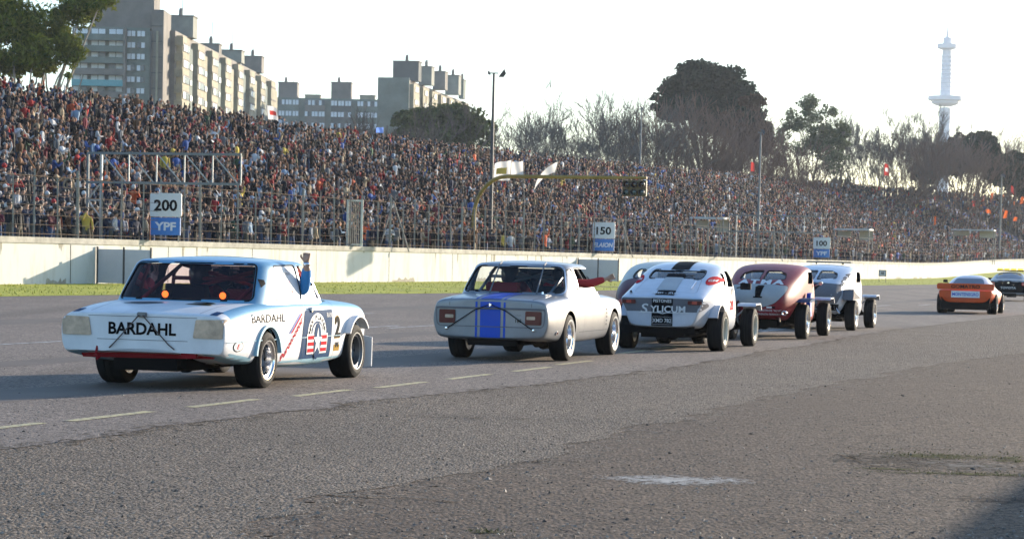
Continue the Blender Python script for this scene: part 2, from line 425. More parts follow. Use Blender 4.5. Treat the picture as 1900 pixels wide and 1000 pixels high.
flakes('white_paint_patch',1160,885,.25,.25,70,.008,m_wornw,.001,3.5,5)
m_moss=mat('dry moss',(.085,.085,.022),.95,vs=14,col2=(.05,.05,.02),spec=.05); m_pit=mat('loose dark asphalt',(.035,.03,.027),.95,vs=14,col2=(.075,.06,.05),spec=.1); m_pale=mat('bare pale grit',(.17,.15,.13),.9,vs=10,col2=(.10,.085,.075),spec=.1)
flakes('broken_asphalt',1640,852,.50,.75,420,.016,m_pit,.0015,2.2,6); flakes('broken_asphalt',1780,862,.62,.75,260,.015,m_pit,.0015,2.4,7); flakes('broken_asphalt',1800,862,.42,.5,220,.018,m_pale,.0025,2.6,8)
flakes('moss_patch',1745,845,.45,.30,300,.014,m_moss,.003,2.4,9); flakes('moss_patch',1800,878,.75,.14,330,.012,m_moss,.003,2.6,10); flakes('moss_patch',1640,868,.28,.10,110,.011,m_moss,.003,2.6,11); flakes('moss_patch',1880,850,.3,.5,200,.014,m_moss,.003,2.4,12); flakes('moss_patch',905,986,.10,.05,60,.008,m_moss,.003,2.4,13)
flakes('broken_asphalt',1850,925,.42,.28,160,.012,m_pit,.0015,2.4,14); flakes('broken_asphalt',900,775,.9,.12,120,.012,m_pit,.0065,3,15); flakes('broken_asphalt',1200,800,.9,.6,160,.012,m_pale,.001,3,16); flakes('broken_asphalt',1590,668,1.0,.9,70,.03,m_pit,.001,3,17); flakes('broken_asphalt',1450,965,.8,.5,120,.008,m_pit,.001,2,18)
def edge_flakes(e, n, wd_, size, m_, z, sd):
    r=np.random.default_rng(sd); e=np.array(e)[2:-2]; d=np.hypot(e[:,0],e[:,1]); ok=e[d<60]; p=1/np.maximum(8,np.hypot(ok[:,0],ok[:,1]))**1.2; p/=p.sum(); b=MB()
    for i in r.choice(len(ok),n,p=p):
        x,y=ok[i]; k=6; s_=size*r.uniform(.3,1.6)*(1+y/40); u=r.normal(0,wd_)*(.5+y/30); x+=u*.95; y-=u*.3; y+=r.uniform(-.25,.25)
        b.add([(x+s_*1.4*math.cos(6.28*t/k)*r.uniform(.5,1.3),y+s_*math.sin(6.28*t/k)*r.uniform(.5,1.3),z+i*2e-7) for t in range(k)],[tuple(range(k))])
    return tag(b.obj('loose_chippings',m_,None,fix=False),kind='stuff')
edge_flakes(e_r,4200,.22,.022,m_chip,-.0058,31)
m_dust=mat('sandy grit',(.17,.135,.10),.95,vs=9,col2=(.11,.09,.07),spec=.05)
edge_flakes(e_l,2200,.10,.016,m_dust,.0012,33); edge_flakes(e_l,500,.12,.012,m_pit,.002,34); edge_flakes(e_r,300,.3,.012,m_dust,-.0045,35)
# darker tyre rubbered band along the racing line
m_rub=mat('rubbered asphalt',(.136,.112,.095),.8,vs=.6,col2=(.176,.145,.122),spec=.14,bump=.3,bs=60)
for la,wd_,sd in ((12.2,1.1,1),(15.4,.8,2),(23.5,1.6,3)):
    L1=[];L2=[]
    for k in range(0,150):
        q=TD*(8+k*1.6)-TN*la; j=mnoise.noise(Vector((k*.21,sd*3.,0)))*.5; L1.append((q.x+j,q.y)); L2.append((q.x+j+wd_*(1+.4*mnoise.noise(Vector((k*.17,sd*9.,3))))*.95,q.y))
    sheet('rubber_band',L1+L2[::-1],.0015,m_rub)
blotch('tar_patch', 1190, 645, 1.0, 2.2, m_track, .002, amp=.4, sd=21)
# cracks: thin dark wandering strips
m_crack = mat('crack', (.018,.016,.015), .95)
def crack(pts, w_=.012, name='crack', z=.006, m_=None):
    g=[G(*p) for p in pts]; c=catmull([(p.x,p.y) for p in g], 14); L1=[];L2=[]
    for i,p in enumerate(c):
        j=mnoise.noise(Vector((p[0]*5,p[1]*5,2)))*.06; ww=w_*(.3+abs(mnoise.noise(Vector((p[0]*7,p[1]*7,9))))*2.2)
        L1.append((p[0]+j,p[1]+ww)); L2.append((p[0]+j,p[1]-ww))
    return sheet(name, L1+L2[::-1], z, m_ or m_crack)
crack([(480,716),(560,719),(650,722),(760,735),(800,742)],.02)
crack([(1275,778),(1330,784),(1420,792),(1500,798),(1640,806),(1700,809)],.008)
crack([(1540,838),(1590,852),(1620,862),(1660,860)],.03)
crack([(1860,816),(1880,822),(1898,820)],.03)
crack([(330,757),(390,772),(440,779)],.012)
crack([(1000,857),(1040,859),(1075,862)],.02)
crack([(620,918),(680,920),(760,922),(850,930)],.02)
crack([(1560,826),(1640,832),(1700,829),(1790,834)],.012)
# loose stones and grit: nobody could count them
def stones():
    r=np.random.default_rng(11); px=r.uniform(-20,1920,30000); py=1000-(r.uniform(0,1,30000)**1.5)*330
    base=np.array([(1,0,0),(0,1,0),(-1,0,0),(0,-1,0),(0,0,.7),(0,0,-.4)],float)*1.0
    fc=[(0,1,4),(1,2,4),(2,3,4),(3,0,4)]
    V=[];Fc=[];C=[]
    cols=[(.22,.19,.165),(.16,.14,.125),(.08,.07,.065),(.05,.045,.04),(.28,.25,.21)]
    for i in range(5500):
        g=G(px[i],py[i]); sz=abs(r.normal(0,.0042))+.0025
        if r.random()<.006: sz*=2.0
        M_=r.normal(0,.25,(6,3))+base; M_*=sz; M_+=np.array([g.x,g.y,0.0]); b=len(V)
        V+=M_[:5].tolist(); Fc+=[tuple(q+b for q in t) for t in fc]; c=cols[r.integers(0,5)]; C+=[(*c,1)]*5
    me=bpy.data.meshes.new('grit'); me.from_pydata(V,[],Fc); me.materials.append(attr_mat('grit','col',.7))
    ca=me.color_attributes.new('col','FLOAT_COLOR','POINT'); ca.data.foreach_set('color', np.array(C).ravel()); tag(link('grit',me), kind='stuff')
stones()
# weeds in the cracks
r=np.random.default_rng(8); wp=[]
for cx,cy,rx,ry,n_ in [(1745,845,.45,.30,160),(1800,878,.75,.12,160),(905,985,.10,.04,60),(1880,850,.3,.4,80)]:
    c=G(cx,cy); q=r.normal(0,1,(n_,2)); wp+=[(c.x+q[i,0]*rx*.6,c.y+q[i,1]*ry*.8,0) for i in range(n_)]
tufts('weeds', wp, .006,.018,[(.12,.12,.03),(.15,.13,.04),(.07,.08,.02)], wd=.03, lean=1.2)

# ============================================================ concrete wall
WH = 1.72
m_wall = mat('old whitewashed concrete', (.63,.62,.585), .9, vs=1.6, bump=.25, bs=9, col2=(.47,.44,.375), stretch=(1,1,.22), spec=.2)
_r=[x for x in m_wall.node_tree.nodes if x.type=='VALTORGB'][0]; _r.color_ramp.elements[0].position=.26; _r.color_ramp.elements[1].position=.50
m_cap = mat('weathered wall cap', (.50,.47,.41), .9, var=.4, vs=1.5, bump=.4, bs=12, col2=(.27,.25,.21))
def strip_along(name, prof, s0, s1, m_, step=2, parent=None, angle=30):
    v=[];f=[];K=len(prof);n=0; ss=list(np.arange(s0,s1-.3,step))+[s1]
    for s in ss:
        for o,z in prof: v.append(W(s,o,z))
        n+=1
    for i in range(n-1):
        for k in range(K): k2=(k+1)%K; f.append((i*K+k,i*K+k2,(i+1)*K+k2,(i+1)*K+k))
    f.append(tuple(range(K))); f.append(tuple((n-1)*K+k for k in range(K))[::-1])
    b=MB(); b.add(v,f); return b.obj(name, m_, parent, angle=angle)
wall = thing('concrete_wall','long whitewashed concrete wall with a stained cap between the verge and the crowd','wall')
SEG=[0,30,60,90,120,150,180,214,250,290,340,400,470,560]
for a,b in zip(SEG[:-1],SEG[1:]):
    strip_along('wall_panel',[(0,-.3),(.28,-.3),(.28,WH-.22),(0,WH-.22)],a+.02,b-.02,m_wall,parent=wall)
for sj in [7,13,21,37,46,52,67,75,83,99,108,127,135,143,160,171,190,203,230,262]:
    o_=rnd.uniform(.35,1.5); b=MB(); a_=W(sj,-.004,.05); b_2=W(sj,-.004,WH-.24); d_=W(sj+.05,-.004,WH-.24)-W(sj,-.004,WH-.24); b.add([a_,a_+d_,b_2+d_,b_2],[(0,1,2,3)]); b.obj('joint',m_crack,wall,fix=False)
m_stain=mat('water stain',(.30,.27,.22),.9,vs=3,col2=(.42,.39,.32),spec=.1)
for k in range(70):
    sj=rnd.uniform(4,300); w_=rnd.uniform(.05,.35); h_=rnd.uniform(.1,.9); p_=[]
    for t in range(7): p_.append(W(sj+w_*t/6,-.005,WH-.225)); 
    q_=[W(sj+w_*t/6,-.005,WH-.24-h_*(rnd.uniform(.2,1) if 0<t<6 else .1)) for t in range(7)]
    b=MB(); b.add(p_+q_[::-1],[tuple(range(14))]); b.obj('water_stain',m_stain,wall,fix=False)
for k in range(26):
    sj=rnd.uniform(4,260); w_=rnd.uniform(.6,4); n_=14; p_=[W(sj+w_*t/n_,-.006,.0) for t in range(n_+1)]; q_=[W(sj+w_*t/n_,-.006,.05+rnd.uniform(.02,.22)) for t in range(n_+1)]
    b=MB(); b.add(p_+q_[::-1],[tuple(range(2*n_+2))]); b.obj('moss_stain',m_stain,wall,fix=False)
strip_along('wall_cap',[(-.05,WH-.218),(.33,WH-.218),(.33,WH),(-.05,WH)],0,SMAX,m_cap,parent=wall)
# ============================================================ stand
m_conc = mat('stand concrete', (.16,.15,.14), .9, var=.3, vs=.6)
m_blue = mat('blue painted steps', (.03,.07,.27), .7, var=.3, vs=1)
TER0, TERN, TERD, TERH = 6.0, 18, 1.28, .445
Z0 = 1.15
def terr_z(k): return Z0 + TERH*(k+1)
S0, S1 = 12, SMAX-8
SG = (s_px(1832,17,300)-3, s_px(1832,17,300)+4)
stand = thing('grandstand','long open concrete grandstand packed with people behind the fence','grandstand')
prof=[(.28,-.3),(.28,Z0),(TER0,Z0)]
for k in range(TERN): prof += [(TER0+k*TERD, terr_z(k)),(TER0+(k+1)*TERD, terr_z(k))]
prof += [(TER0+TERN*TERD+.6, terr_z(TERN-1)),(TER0+TERN*TERD+9, -.3)]
strip_along('terrace', prof, S0, S1, m_conc, step=6, parent=stand, angle=20)
# blue stairway
bs=MB()
for k in range(TERN):
    for h in (0,1):
        p=W((SG[0]+SG[1])/2, TER0+(k+.25+.5*h)*TERD, terr_z(k)+.0)
        bs.box((0,0,0),(SG[1]-SG[0],TERD/2,.16+.2*h),M=Matrix.Translation(p+Vector((0,0,.08+.1*h)))@Matrix.Rotation(wang(SG[0]),4,'Z'))
bs.obj('stairway',m_blue,stand)
# ============================================================ fence
m_post = mat('galvanised post', (.26,.245,.22), .8, metal=0., var=.3, vs=4)
m_rust = mat('rusty steel', (.30,.12,.05), .85, var=.4, vs=8)
m_wire = mat('rusty wire', (.14,.10,.072), .9, metal=0.,spec=.1, var=.3, vs=3)
fence = thing('spectator_fence','tall wire fence with rust tipped posts standing on the concrete wall','fence')
fp = MB(); fp.tube([(0,0,-.3),(0,0,2.45)],.042,6,0); fp.tube([(0,0,2.45),(.0,.34,2.95)],.038,5,1); f_tall = fp.mesh('fence_post',[m_post,m_rust])
fp = MB(); fp.tube([(0,0,-.3),(0,0,2.2)],.034,6,0); f_short = fp.mesh('fence_post',[m_post])
fp = MB(); fp.tube([(0,0,-.3),(0,0,2.5)],.06,8,0); f_thick = fp.mesh('fence_post',[m_post])
s=19.0; k=0; nfp=0
while s < 430 and nfp < 98:
    o=link('fence_post',[f_tall,f_short,f_tall,f_short,f_thick,f_short][k%6],fence,W(s,.14,WH),(0,R_(rnd.uniform(-1.5,1.5)),wang(s)))
    s += (1.55 if s<200 else 3.2)*(1 if k%2 else 1.25)*rnd.uniform(.9,1.1); k+=1; nfp+=1
for i,z in enumerate([.12,.45,.8,1.15,1.5,1.85,2.2]):
    pts=[W(q,.10,WH+z+.03*mnoise.noise(Vector((q*.4,i*3,0)))) for q in np.arange(14,460,1.5)]
    b=MB(); b.tube(pts,.010 if z not in (.12,2.2) else .015,4); b.obj('fence_wire',m_wire,fence)
# raking props of the fence
def raker(px, h=2.3, sp=.75):
    s=s_px(px); b=MB()
    for d in (-1,1): b.tube([W(s,.2,WH+h),W(s+d*0.01,.2+.02,WH+h-.02),W(s,.14,WH-.2)+Vector((d*sp,0,0))],.035,5)
    b.obj('fence_brace',m_post,fence)
for px in (735,1155,1438): raker(px)
# white barred gate
gt=thing('gate','narrow white barred gate standing in the fence above the wall','gate',W(s_px(655),.0,WH),0)
b=MB()
for x in (-.34,.34): b.box((x,0,1.1),(.1,.1,2.2))
b.box((0,0,2.15),(.6,.08,.07)); b.box((0,0,.08),(.6,.08,.07)); b.obj('gate_frame',mat('gate white paint',(.62,.60,.53),.6,var=.3),gt)
for i in range(7):
    b=MB(); b.tube([(-.27+i*.09,0,.1),(-.27+i*.09,0,2.12)],.018,5); b.obj('bar',m_post,gt)
# ============================================================ boards
m_signw = mat('sign white', (.62,.64,.66), .5, var=.05); m_ink = mat('black lettering', (.005,.005,.007), .8, spec=.08)
m_signb = mat('sign blue', (.03,.17,.52), .5, var=.05); m_lw = mat('white lettering', (.62,.66,.74), .5)
FACE = math.atan2(-.31,.95)   # x axis of things that face down the track
def flat_text(name, txt, h, m_, parent, x, z, y=-.03, **k):
    v,f = text_mesh(txt, h, **k); v3=[(a+x, y, c+z) for a,c in v]
    me=me_from(name, v3, f, m_); bm=bmesh.new(); bm.from_mesh(me)
    g=bmesh.ops.extrude_face_region(bm, geom=bm.faces[:]); 
    for q in [q for q in g['geom'] if isinstance(q,bmesh.types.BMVert)]: q.co.y -= .006
    bmesh.ops.recalc_face_normals(bm, faces=bm.faces[:]); bm.to_mesh(me); bm.free(); return link(name, me, parent)
def rrect(w_,h_,r_,cx=0,cy=0,n=5):
    o=[]
    for sx,sy,a in ((1,1,0),(-1,1,90),(-1,-1,180),(1,-1,270)):
        for k in range(n+1):
            t=R_(a+90*k/n); o.append((cx+sx*(w_/2-r_)+r_*math.cos(t), cy+sy*(h_/2-r_)+r_*math.sin(t)))
    return o
def dist_board(px0,px1,pyt,pyb,num,word,lab):
    cx=(px0+px1)/2; s=s_px(cx,-.15); base=W(s,-.15); k=F/base.y; w_=(px1-px0)/k; h_=(pyb-pyt)/k
    c=P(cx,pyb,base.y-.2)
    t=thing('distance_board',lab,'sign board',(c.x,c.y,c.z),FACE,'distance boards along the fence')
    b=MB(); b.prism(rrect(w_,h_*.56,.08,0,h_*.72),-.025,.025,'Y'); b.obj('upper_panel',m_signw,t)
    b=MB(); b.box((0,.0,h_*.215),(w_*.94,.05,h_*.41)); b.obj('lower_panel',m_signb,t)
    for x in (-w_/2-.03,w_/2-.15):
        b=MB(); b.tube([(x,.06,-.25),(x,.06,h_*1.05)],.03,6); b.obj('post',m_rust if x<0 else m_post,t)
    flat_text('number',num,h_*.27,m_ink,t,0,h_*.71,bold=.03,stretch=1.15)
    flat_text('lettering',word,h_*.2 if len(word)<5 else h_*.16,m_lw,t,0,h_*.215,bold=.03,stretch=1.25 if len(word)<5 else .95,shear=0 if len(word)<5 else .2)
dist_board(275,339,359,437,'200','YPF','white board reading 200 over a blue YPF panel on the fence')
dist_board(1098,1141,413,466,'150','ELAION','white board reading 150 over a blue ELAION panel on the fence')
dist_board(1508,1540,441,478,'100','YPF','smallest board reading 100 over a blue YPF panel on the fence')
# grey panels set square to the wall
m_pan = mat('pale panel', (.50,.50,.55), .6, var=.06, vs=2)
m_dark = mat('dark steel', (.05,.05,.055), .6)
def screen_panels(px0, px1, lab):
    s=s_px(px0); b0=W(s,-.05); k=F/b0.y; w_=(px1-px0)/k/.98
    t=thing('marshal_screen',lab,'panel screen',(b0.x,b0.y,b0.z),FACE,'panel screens square to the wall')
    for i in range(2):
        b=MB(); b.box((w_*(.25+.5*i),0,.70),(w_/2-.08,.04,1.28)); b.obj('panel',m_pan,t)
    for x in (0.02,w_/2,w_):
        b=MB(); b.box((x,0,.71),(.07,.07,1.44)); b.obj('post',m_dark,t)
screen_panels(177,285,'pair of pale panels at the wall foot left of the blue and white saloon')
screen_panels(1070,1147,'pair of pale panels at the wall foot behind the pointing arm')
# small sign on two legs in the grass
c=G(1637,524); t=thing('verge_sign','tiny dark framed sign on two thin legs in the grass verge','sign',(c.x,c.y,.03),FACE)
b=MB(); b.box((0,0,.72),(.62,.05,.50)); b.obj('panel',m_dark,t); b=MB(); b.box((0,-.035,.72),(.5,.02,.36)); b.obj('face',m_pan,t)
flat_text('lettering','48',.2,m_ink,t,0,.72,y=-.048,bold=.02)
for x in (-.28,.28): b=MB(); b.tube([(x,0,-.05),(x,0,.5)],.018,5); b.obj('leg',m_dark,t)
# ============================================================ truss arms behind the fence
m_white = mat('white steel', (.40,.40,.39), .55, var=.15, vs=3); m_grey = mat('grey steel', (.17,.18,.19), .7, metal=0., var=.15)
def truss(px0, px1, pyt, pyb, lab, base_py, nb=5, dn=1):
    s=s_px(px0,1.2); b0=W(s,1.2,Z0); k=F/b0.y; L_=(px1-px0)/k/.95; 
    zt=P(px0,pyt,b0.y).z-b0.z; zb=P(px0,pyb,b0.y).z-b0.z; cw=28/49.
    t=thing('truss_gantry',lab,'gantry',(b0.x,b0.y,b0.z),FACE,'truss gantries over the fence')
    for x in (0,cw): b=MB(); b.box((x,0,(zt-.2)/2),(.085,.085,zt+.2)); b.obj('upright',m_white if x else m_grey,t)
    b=MB(); nlad=4
    for i in range(nlad):
        z0=(zb)*i/nlad; z1=zb*(i+1)/nlad
        b.box((cw/2,0,z1),(cw,.05,.05)); 
        p=[(0,0,z0),(cw,0,z1)] if i%2 else [(cw,0,z0),(0,0,z1)]
        b.tube(p,.03,5)
    b.obj('ladder_bracing',m_white,t)
    for z,mm in ((zt,m_grey),(zb,m_grey)): b=MB(); b.box((L_/2,0,z),(L_,.09,.09)); b.obj('chord',mm,t)
    for i in range(nb+1):
        x=cw+(L_-cw)*i/nb; b=MB(); b.box((x,0,(zt+zb)/2),(.045,.045,zt-zb-.05)); b.obj('vertical',m_white,t)
        if i<nb: b=MB(); x2=cw+(L_-cw)*(i+.92)/nb; b.tube([(x+.03,-.02,zt),(x2,-.02,zb)],.026,5); b.obj('diagonal',m_white,t)
truss(162,455,284,338,'white lattice gantry arm behind the fence over the 200 board',440)
truss(1351,1515,399,429,'small white lattice gantry arm between the dark lamp post and the 100 board',476)
# ============================================================ arched signal gantry
m_yelp = mat('old yellow paint', (.27,.17,.025), .55, var=.25, vs=2)
m_lens = mat('signal lens green', (.01,.05,.06), .15, spec=.8); m_lensr = mat('signal lens red', (.05,.012,.01), .15, spec=.8)
s=s_px(876,1.0); b0=W(s,1.0,Z0-.1); k=F/b0.y; H=P(935,328,b0.y).z-b0.z; Lr=(1192-876)/k/.96
t=thing('signal_gantry','yellow arched pole reaching over the fence with six signal lamps','traffic light',(b0.x,b0.y,b0.z),FACE)
pts=[(0,0,-.2),(0,0,H-2.2)]+[(1.9-1.9*math.cos(R_(a)),0,H-2.2+2.2*math.sin(R_(a))) for a in range(12,91,13)]+[(Lr,0,H+.02)]
b=MB(); b.tube(pts,[.13,.12]+[.11]*7+[.08],10); b.obj('pole',m_yelp,t,angle=40)
b=MB(); b.box((Lr-.66,0,H-.54),(1.32,.22,.86)); b.obj('signal_box',mat('signal box ochre',(.12,.075,.02),.6,var=.3),t,bevel=.02)
b=MB(); b.box((Lr-.9,0,H-.05),(.06,.06,.16)); b.box((Lr-.3,0,H-.05),(.06,.06,.16)); b.obj('bracket',m_yelp,t)
for i in range(3):
    for j in range(2):
        cx=Lr-1.1+i*.44; cz=H-.34-j*.42
        b=MB(); b.lathe([(.0,-.03),(.10,-.02),(.155,.0)],16,axis='Y',M=Matrix.Translation((cx,-.115,cz))); l=b.obj('lamp',m_lensr if j==0 else m_lens,t,smooth=True)
        b=MB(); b.lathe([(.155,0),(.175,0),(.175,-.2),(.165,-.2),(.155,-.02)],16,axis='Y',M=Matrix.Translation((cx,-.11,cz)),closed=True); b.obj('hood',m_dark,l,angle=40)
# ============================================================ lamp posts
def lamp_post(px, pyt, off, lab, heads, r0=.1, mm=None, z0=None):
    s=s_px(px,off); b0=W(s,off,Z0 if z0 is None else z0); H=P(px,pyt,b0.y).z-b0.z
    t=thing('lamp_post',lab,'lamp post',(b0.x,b0.y,b0.z),0,'tall lamp posts')
    b=MB(); b.tube([(0,0,-.4),(0,0,H*.5),(0,0,H)],[r0,r0*.8,r0*.55],8); b.obj('pole',mm or m_grey,t,angle=40)
    for dx,tilt,sc in heads:
        M_=Matrix.Translation((dx,0,H+.02))@Matrix.Rotation(tilt,4,'Y')@Matrix.Diagonal((sc,sc,sc,1))
        b=MB(); b.add([(-.5,-.4,0),(.5,-.4,0),(.5,.4,0),(-.5,.4,0),(-.22,-.2,.42),(.22,-.2,.42),(.22,.2,.42),(-.22,.2,.42)],[(0,1,2,3),(4,7,6,5),(0,4,5,1),(1,5,6,2),(2,6,7,3),(3,7,4,0)],0,M_)
        b.obj('floodlight',mat('floodlight housing',(.06,.06,.07),.4),t)
    b=MB(); b.box((0,0,H),(.5,.07,.07)); b.obj('crossarm',m_grey,t)
lamp_post(908,136,.9,'tall dark post with two floodlights left of the yellow signal pole',[(.42,R_(125),.55),(-.22,R_(-110),.3)],.12,m_dark)
lamp_post(1405,246,.9,'tall thin post with one blue grey lamp head above the small lattice gantry',[(.1,R_(60),.5)],.12,m_grey)
lamp_post(1182,203,31,'plain slim pole rising behind the crowd in front of the bare brown trees',[(.0,R_(10),.3)],.12,m_grey,z0=4)
lamp_post(1853,327,1.5,'slim pale post with a small lamp near the right edge',[(.15,R_(40),.7)],.16,m_post)
# ============================================================ timing huts behind the fence
m_hut = mat('cream hut panel', (.50,.47,.40), .7, var=.2); m_roof = mat('pale hut roof', (.55,.55,.54), .6, var=.15)
for px0,px1,pyt,pyb,lab in [(1282,1346,405,474,'open steel shelter with pale roof edge left of the small lattice gantry'),(1548,1615,426,480,'flat roofed shelter right of the 100 board'),(1764,1843,427,478,'open flat roofed shelter near the blue stairway')]:
    s=s_px((px0+px1)/2,2.6); b0=W(s,2.6,Z0); k=F/b0.y; w_=(px1-px0)/k; H=P((px0+px1)/2,pyt,b0.y).z-b0.z
    t=thing('shelter',lab,'shelter',(b0.x,b0.y,b0.z),FACE)
    b=MB(); b.box((0,0,H),(w_,2.2,.14)); b.obj('roof',m_roof,t)
    for x in (-w_/2+.06,w_/2-.06):
        for y in (-1,1): b=MB(); b.box((x,y,H/2),(.09,.09,H)); b.obj('post',m_post,t)
    b=MB(); b.box((w_*.3,1.02,H-.55),(w_*.36,.04,.9)); b.obj('back_panel',m_hut,t); b=MB(); b.box((-w_*.3,1.02,H-.45),(w_*.36,.04,.6)); b.obj('back_panel',m_hut,t)
# ============================================================ flags
def flag(px, py, Y, w_, h_, m_, lab, lean=.2, dirn=1, polelen=2.6, mat2=None, drop=0.):
    """py: top of the flag"""
    c=P(px,py,Y); t=thing('flag',lab,'flag',(c.x,c.y,c.z-polelen),0,'flags waved in the crowd')
    b=MB(); b.tube([(0,0,0),(lean*polelen,0,polelen+.05)],.018,5); b.obj('pole',m_post,t)
    nx,nz=9,7; v=[];f=[];fm=[]
    for i in range(nx):
        for j in range(nz):
            u=i/(nx-1); q=j/(nz-1); x=dirn*u*w_+lean*(polelen-q*h_*(1-.2*u)); z=polelen-q*h_*(1-.15*u)-drop*u*u*w_-.1*math.sin(u*5)*w_*.5
            v.append((x,.16*math.sin(u*7+q*1.5)*w_*.8,z))
    for i in range(nx-1):
        for j in range(nz-1): f.append((i*nz+j,i*nz+j+1,(i+1)*nz+j+1,(i+1)*nz+j)); fm.append(1 if (mat2 and 2<=j<=3 and 2<=i<=6) else 0)
    me=me_from('cloth',v,f,[m_]+([mat2] if mat2 else []),fm,smooth=True); link('cloth',me,t)
fw=mat('white flag cloth',(.62,.60,.58),.9,var=.1); fr=mat('red flag cloth',(.35,.04,.035),.9,var=.1); fo=mat('orange flag cloth',(.50,.10,.015),.9,var=.1); fb=mat('blue flag cloth',(.12,.22,.55),.9,var=.1); fy=mat('yellow mark',(.6,.4,.08),.9)
FL=[(945,297,142,.95,1.15,fw,'white flag with a yellow mark, leftmost of the three above the yellow arch',.05,-1,fy,.3),
(975,299,144,.85,1.0,fw,'plain white flag in the middle of the three above the yellow arch',-.05,-1,None,.2),
(1015,300,146,1.25,.6,fw,'long drooping white flag right of two others above the yellow arch',.25,-1,None,1.0),
(504,195,176,.75,1.0,fw,'white and red flag against the apartment blocks on the top row',-.15,1,fr,.4),
(1393,300,262,.4,1.0,fr,'narrow red flag beside the lamp post with one head',0,1,None,.6),
(1641,303,330,.6,1.6,fr,'red and white flag in front of the bare trees',0,1,fw,.6),
(712,236,196,.6,.45,fb,'small pale blue flag on the top row left of the floodlight post',0,-1,None,.2),
(1836,388,372,.7,.6,fo,'orange flag low in the far right crowd',-.2,1,None,.3),
(1858,390,372,.5,1.2,fo,'orange flag right of the slim pale post',.2,1,None,.3),
(1838,357,390,.4,1.1,fo,'orange flag above the others left of the slim pale post',.2,-1,None,.5),
(1876,344,395,.5,1.1,fr,'pointed red flag at the top of the far right crowd',0,1,None,1.3),
(1889,365,390,.45,1.1,fo,'orange flag nearest the right edge',.2,1,None,.4),
(1872,402,365,.5,.6,fo,'small orange flag lowest in the far right group',.3,1,None,.3),
(1733,401,340,.3,1.3,fo,'lone upright orange flag in the crowd left of the blue stairway',.0,1,None,.2),
(1815,372,385,.4,.9,fr,'dull red flag just right of the blue stairway',-.2,-1,None,.5)]
for _m in (fw,fr,fo,fb):
    n_=_m.node_tree; b_=n_.nodes['Principled BSDF']; t_=n_.nodes.new('ShaderNodeBsdfTranslucent'); t_.inputs[0].default_value=[min(1,c*1.2) for c in b_.inputs['Base Color'].default_value[:3]]+[1]; x_=n_.nodes.new('ShaderNodeMixShader'); x_.inputs[0].default_value=.5; n_.links.new(b_.outputs[0],x_.inputs[1]); n_.links.new(t_.outputs[0],x_.inputs[2]); n_.links.new(x_.outputs[0],n_.nodes['Material Output'].inputs[0])
for a in FL: flag(a[0],a[1],a[2],a[3],a[4],a[5],a[6],lean=a[7],dirn=a[8],mat2=a[9],drop=a[10])
# ============================================================ buildings
m_bc = mat('tower block concrete', (.20,.18,.155), .9, var=.3, vs=.25, bump=.1, bs=2)
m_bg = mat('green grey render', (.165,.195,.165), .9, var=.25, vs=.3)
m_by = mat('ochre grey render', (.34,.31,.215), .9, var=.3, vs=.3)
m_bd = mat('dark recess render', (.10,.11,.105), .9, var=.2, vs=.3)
m_bt = mat('turquoise balcony panel', (.12,.36,.38), .7, var=.15)
m_bw = mat('window shutter white', (.75,.76,.76), .5, var=.15, vs=.3); m_bgl = mat('dark window', (.07,.09,.11), .2)
m_tank = mat('roof tower render', (.25,.255,.215), .9, var=.25, vs=.3)
_wc={}
def wmesh(w_,h_,kind):
    k=(round(w_,2),round(h_,2),kind)
    if k not in _wc:
        b=MB(); b.box((0,-.06,0),(w_,.12,h_),0); n=max(2,int(w_/1.1))
        for i in range(n): b.box((-w_/2+(i+.5)*w_/n,-.13,0),(w_/n-.14,.06,h_-.16),1 if (kind>>i)&1 else 2)
        _wc[k]=b.mesh('window',[m_bc,m_bw,m_bgl])
    return _wc[k]
class Blk:
    def __init__(s, x, y, az, lab): s.t=thing('apartment_block',lab,'apartment block',(x,y,0),az,'apartment blocks on the skyline'); s.nw=0
    def box(s, name, c, d, m_, bevel=0): b=MB(); b.box(c,d); return b.obj(name,m_,s.t)
    def windows(s, x0,x1,nx,z0,dz,nz,wd,ht,y=0, skip=0.):
        for j in range(nz):
            for i in range(nx):
                if s.nw>=98 or rnd.random()<skip: continue
                link('window',wmesh(wd,ht,rnd.choice([7,5,3,6,15,1,11])),s.t,(x0+(x1-x0)*(i+.5)/nx,y,z0+dz*j)); s.nw+=1
    def side_windows(s, x, y0,y1,ny,z0,dz,nz,wd,ht):
        for j in range(nz):
            for i in range(ny):
                if s.nw>=98: continue
                link('window',wmesh(wd,ht,rnd.choice([7,5,3,6,15])),s.t,(x,y0+(y1-y0)*(i+.5)/ny,z0+dz*j),(0,0,R_(90))); s.nw+=1
    def tank(s, x, y, z, d, h, m_=m_tank, chim=True):
        s.box('roof_tower',(x,y,z+h/2),(d[0],d[1],h),m_); s.box('roof_coping',(x,y,z+h+.12),(d[0]+.3,d[1]+.3,.24),m_bc)
        if chim: b=MB(); b.lathe([(.4,0),(.4,1.1),(.3,1.2),(.3,1.5),(0,1.6)],8,M=Matrix.Translation((x-d[0]*.15,y,z+h+.2))); b.obj('vent_stack',m_bc,s.t)
        b=MB(); b.tube([(x+d[0]*.25,y,z+h),(x+d[0]*.25,y,z+h+5)],.06,4); b.obj('aerial',m_dark,s.t)
def X_(px, Y): return P(px,400,Y).x
def Z_(py, Y, px=500): return P(px,py,Y).z
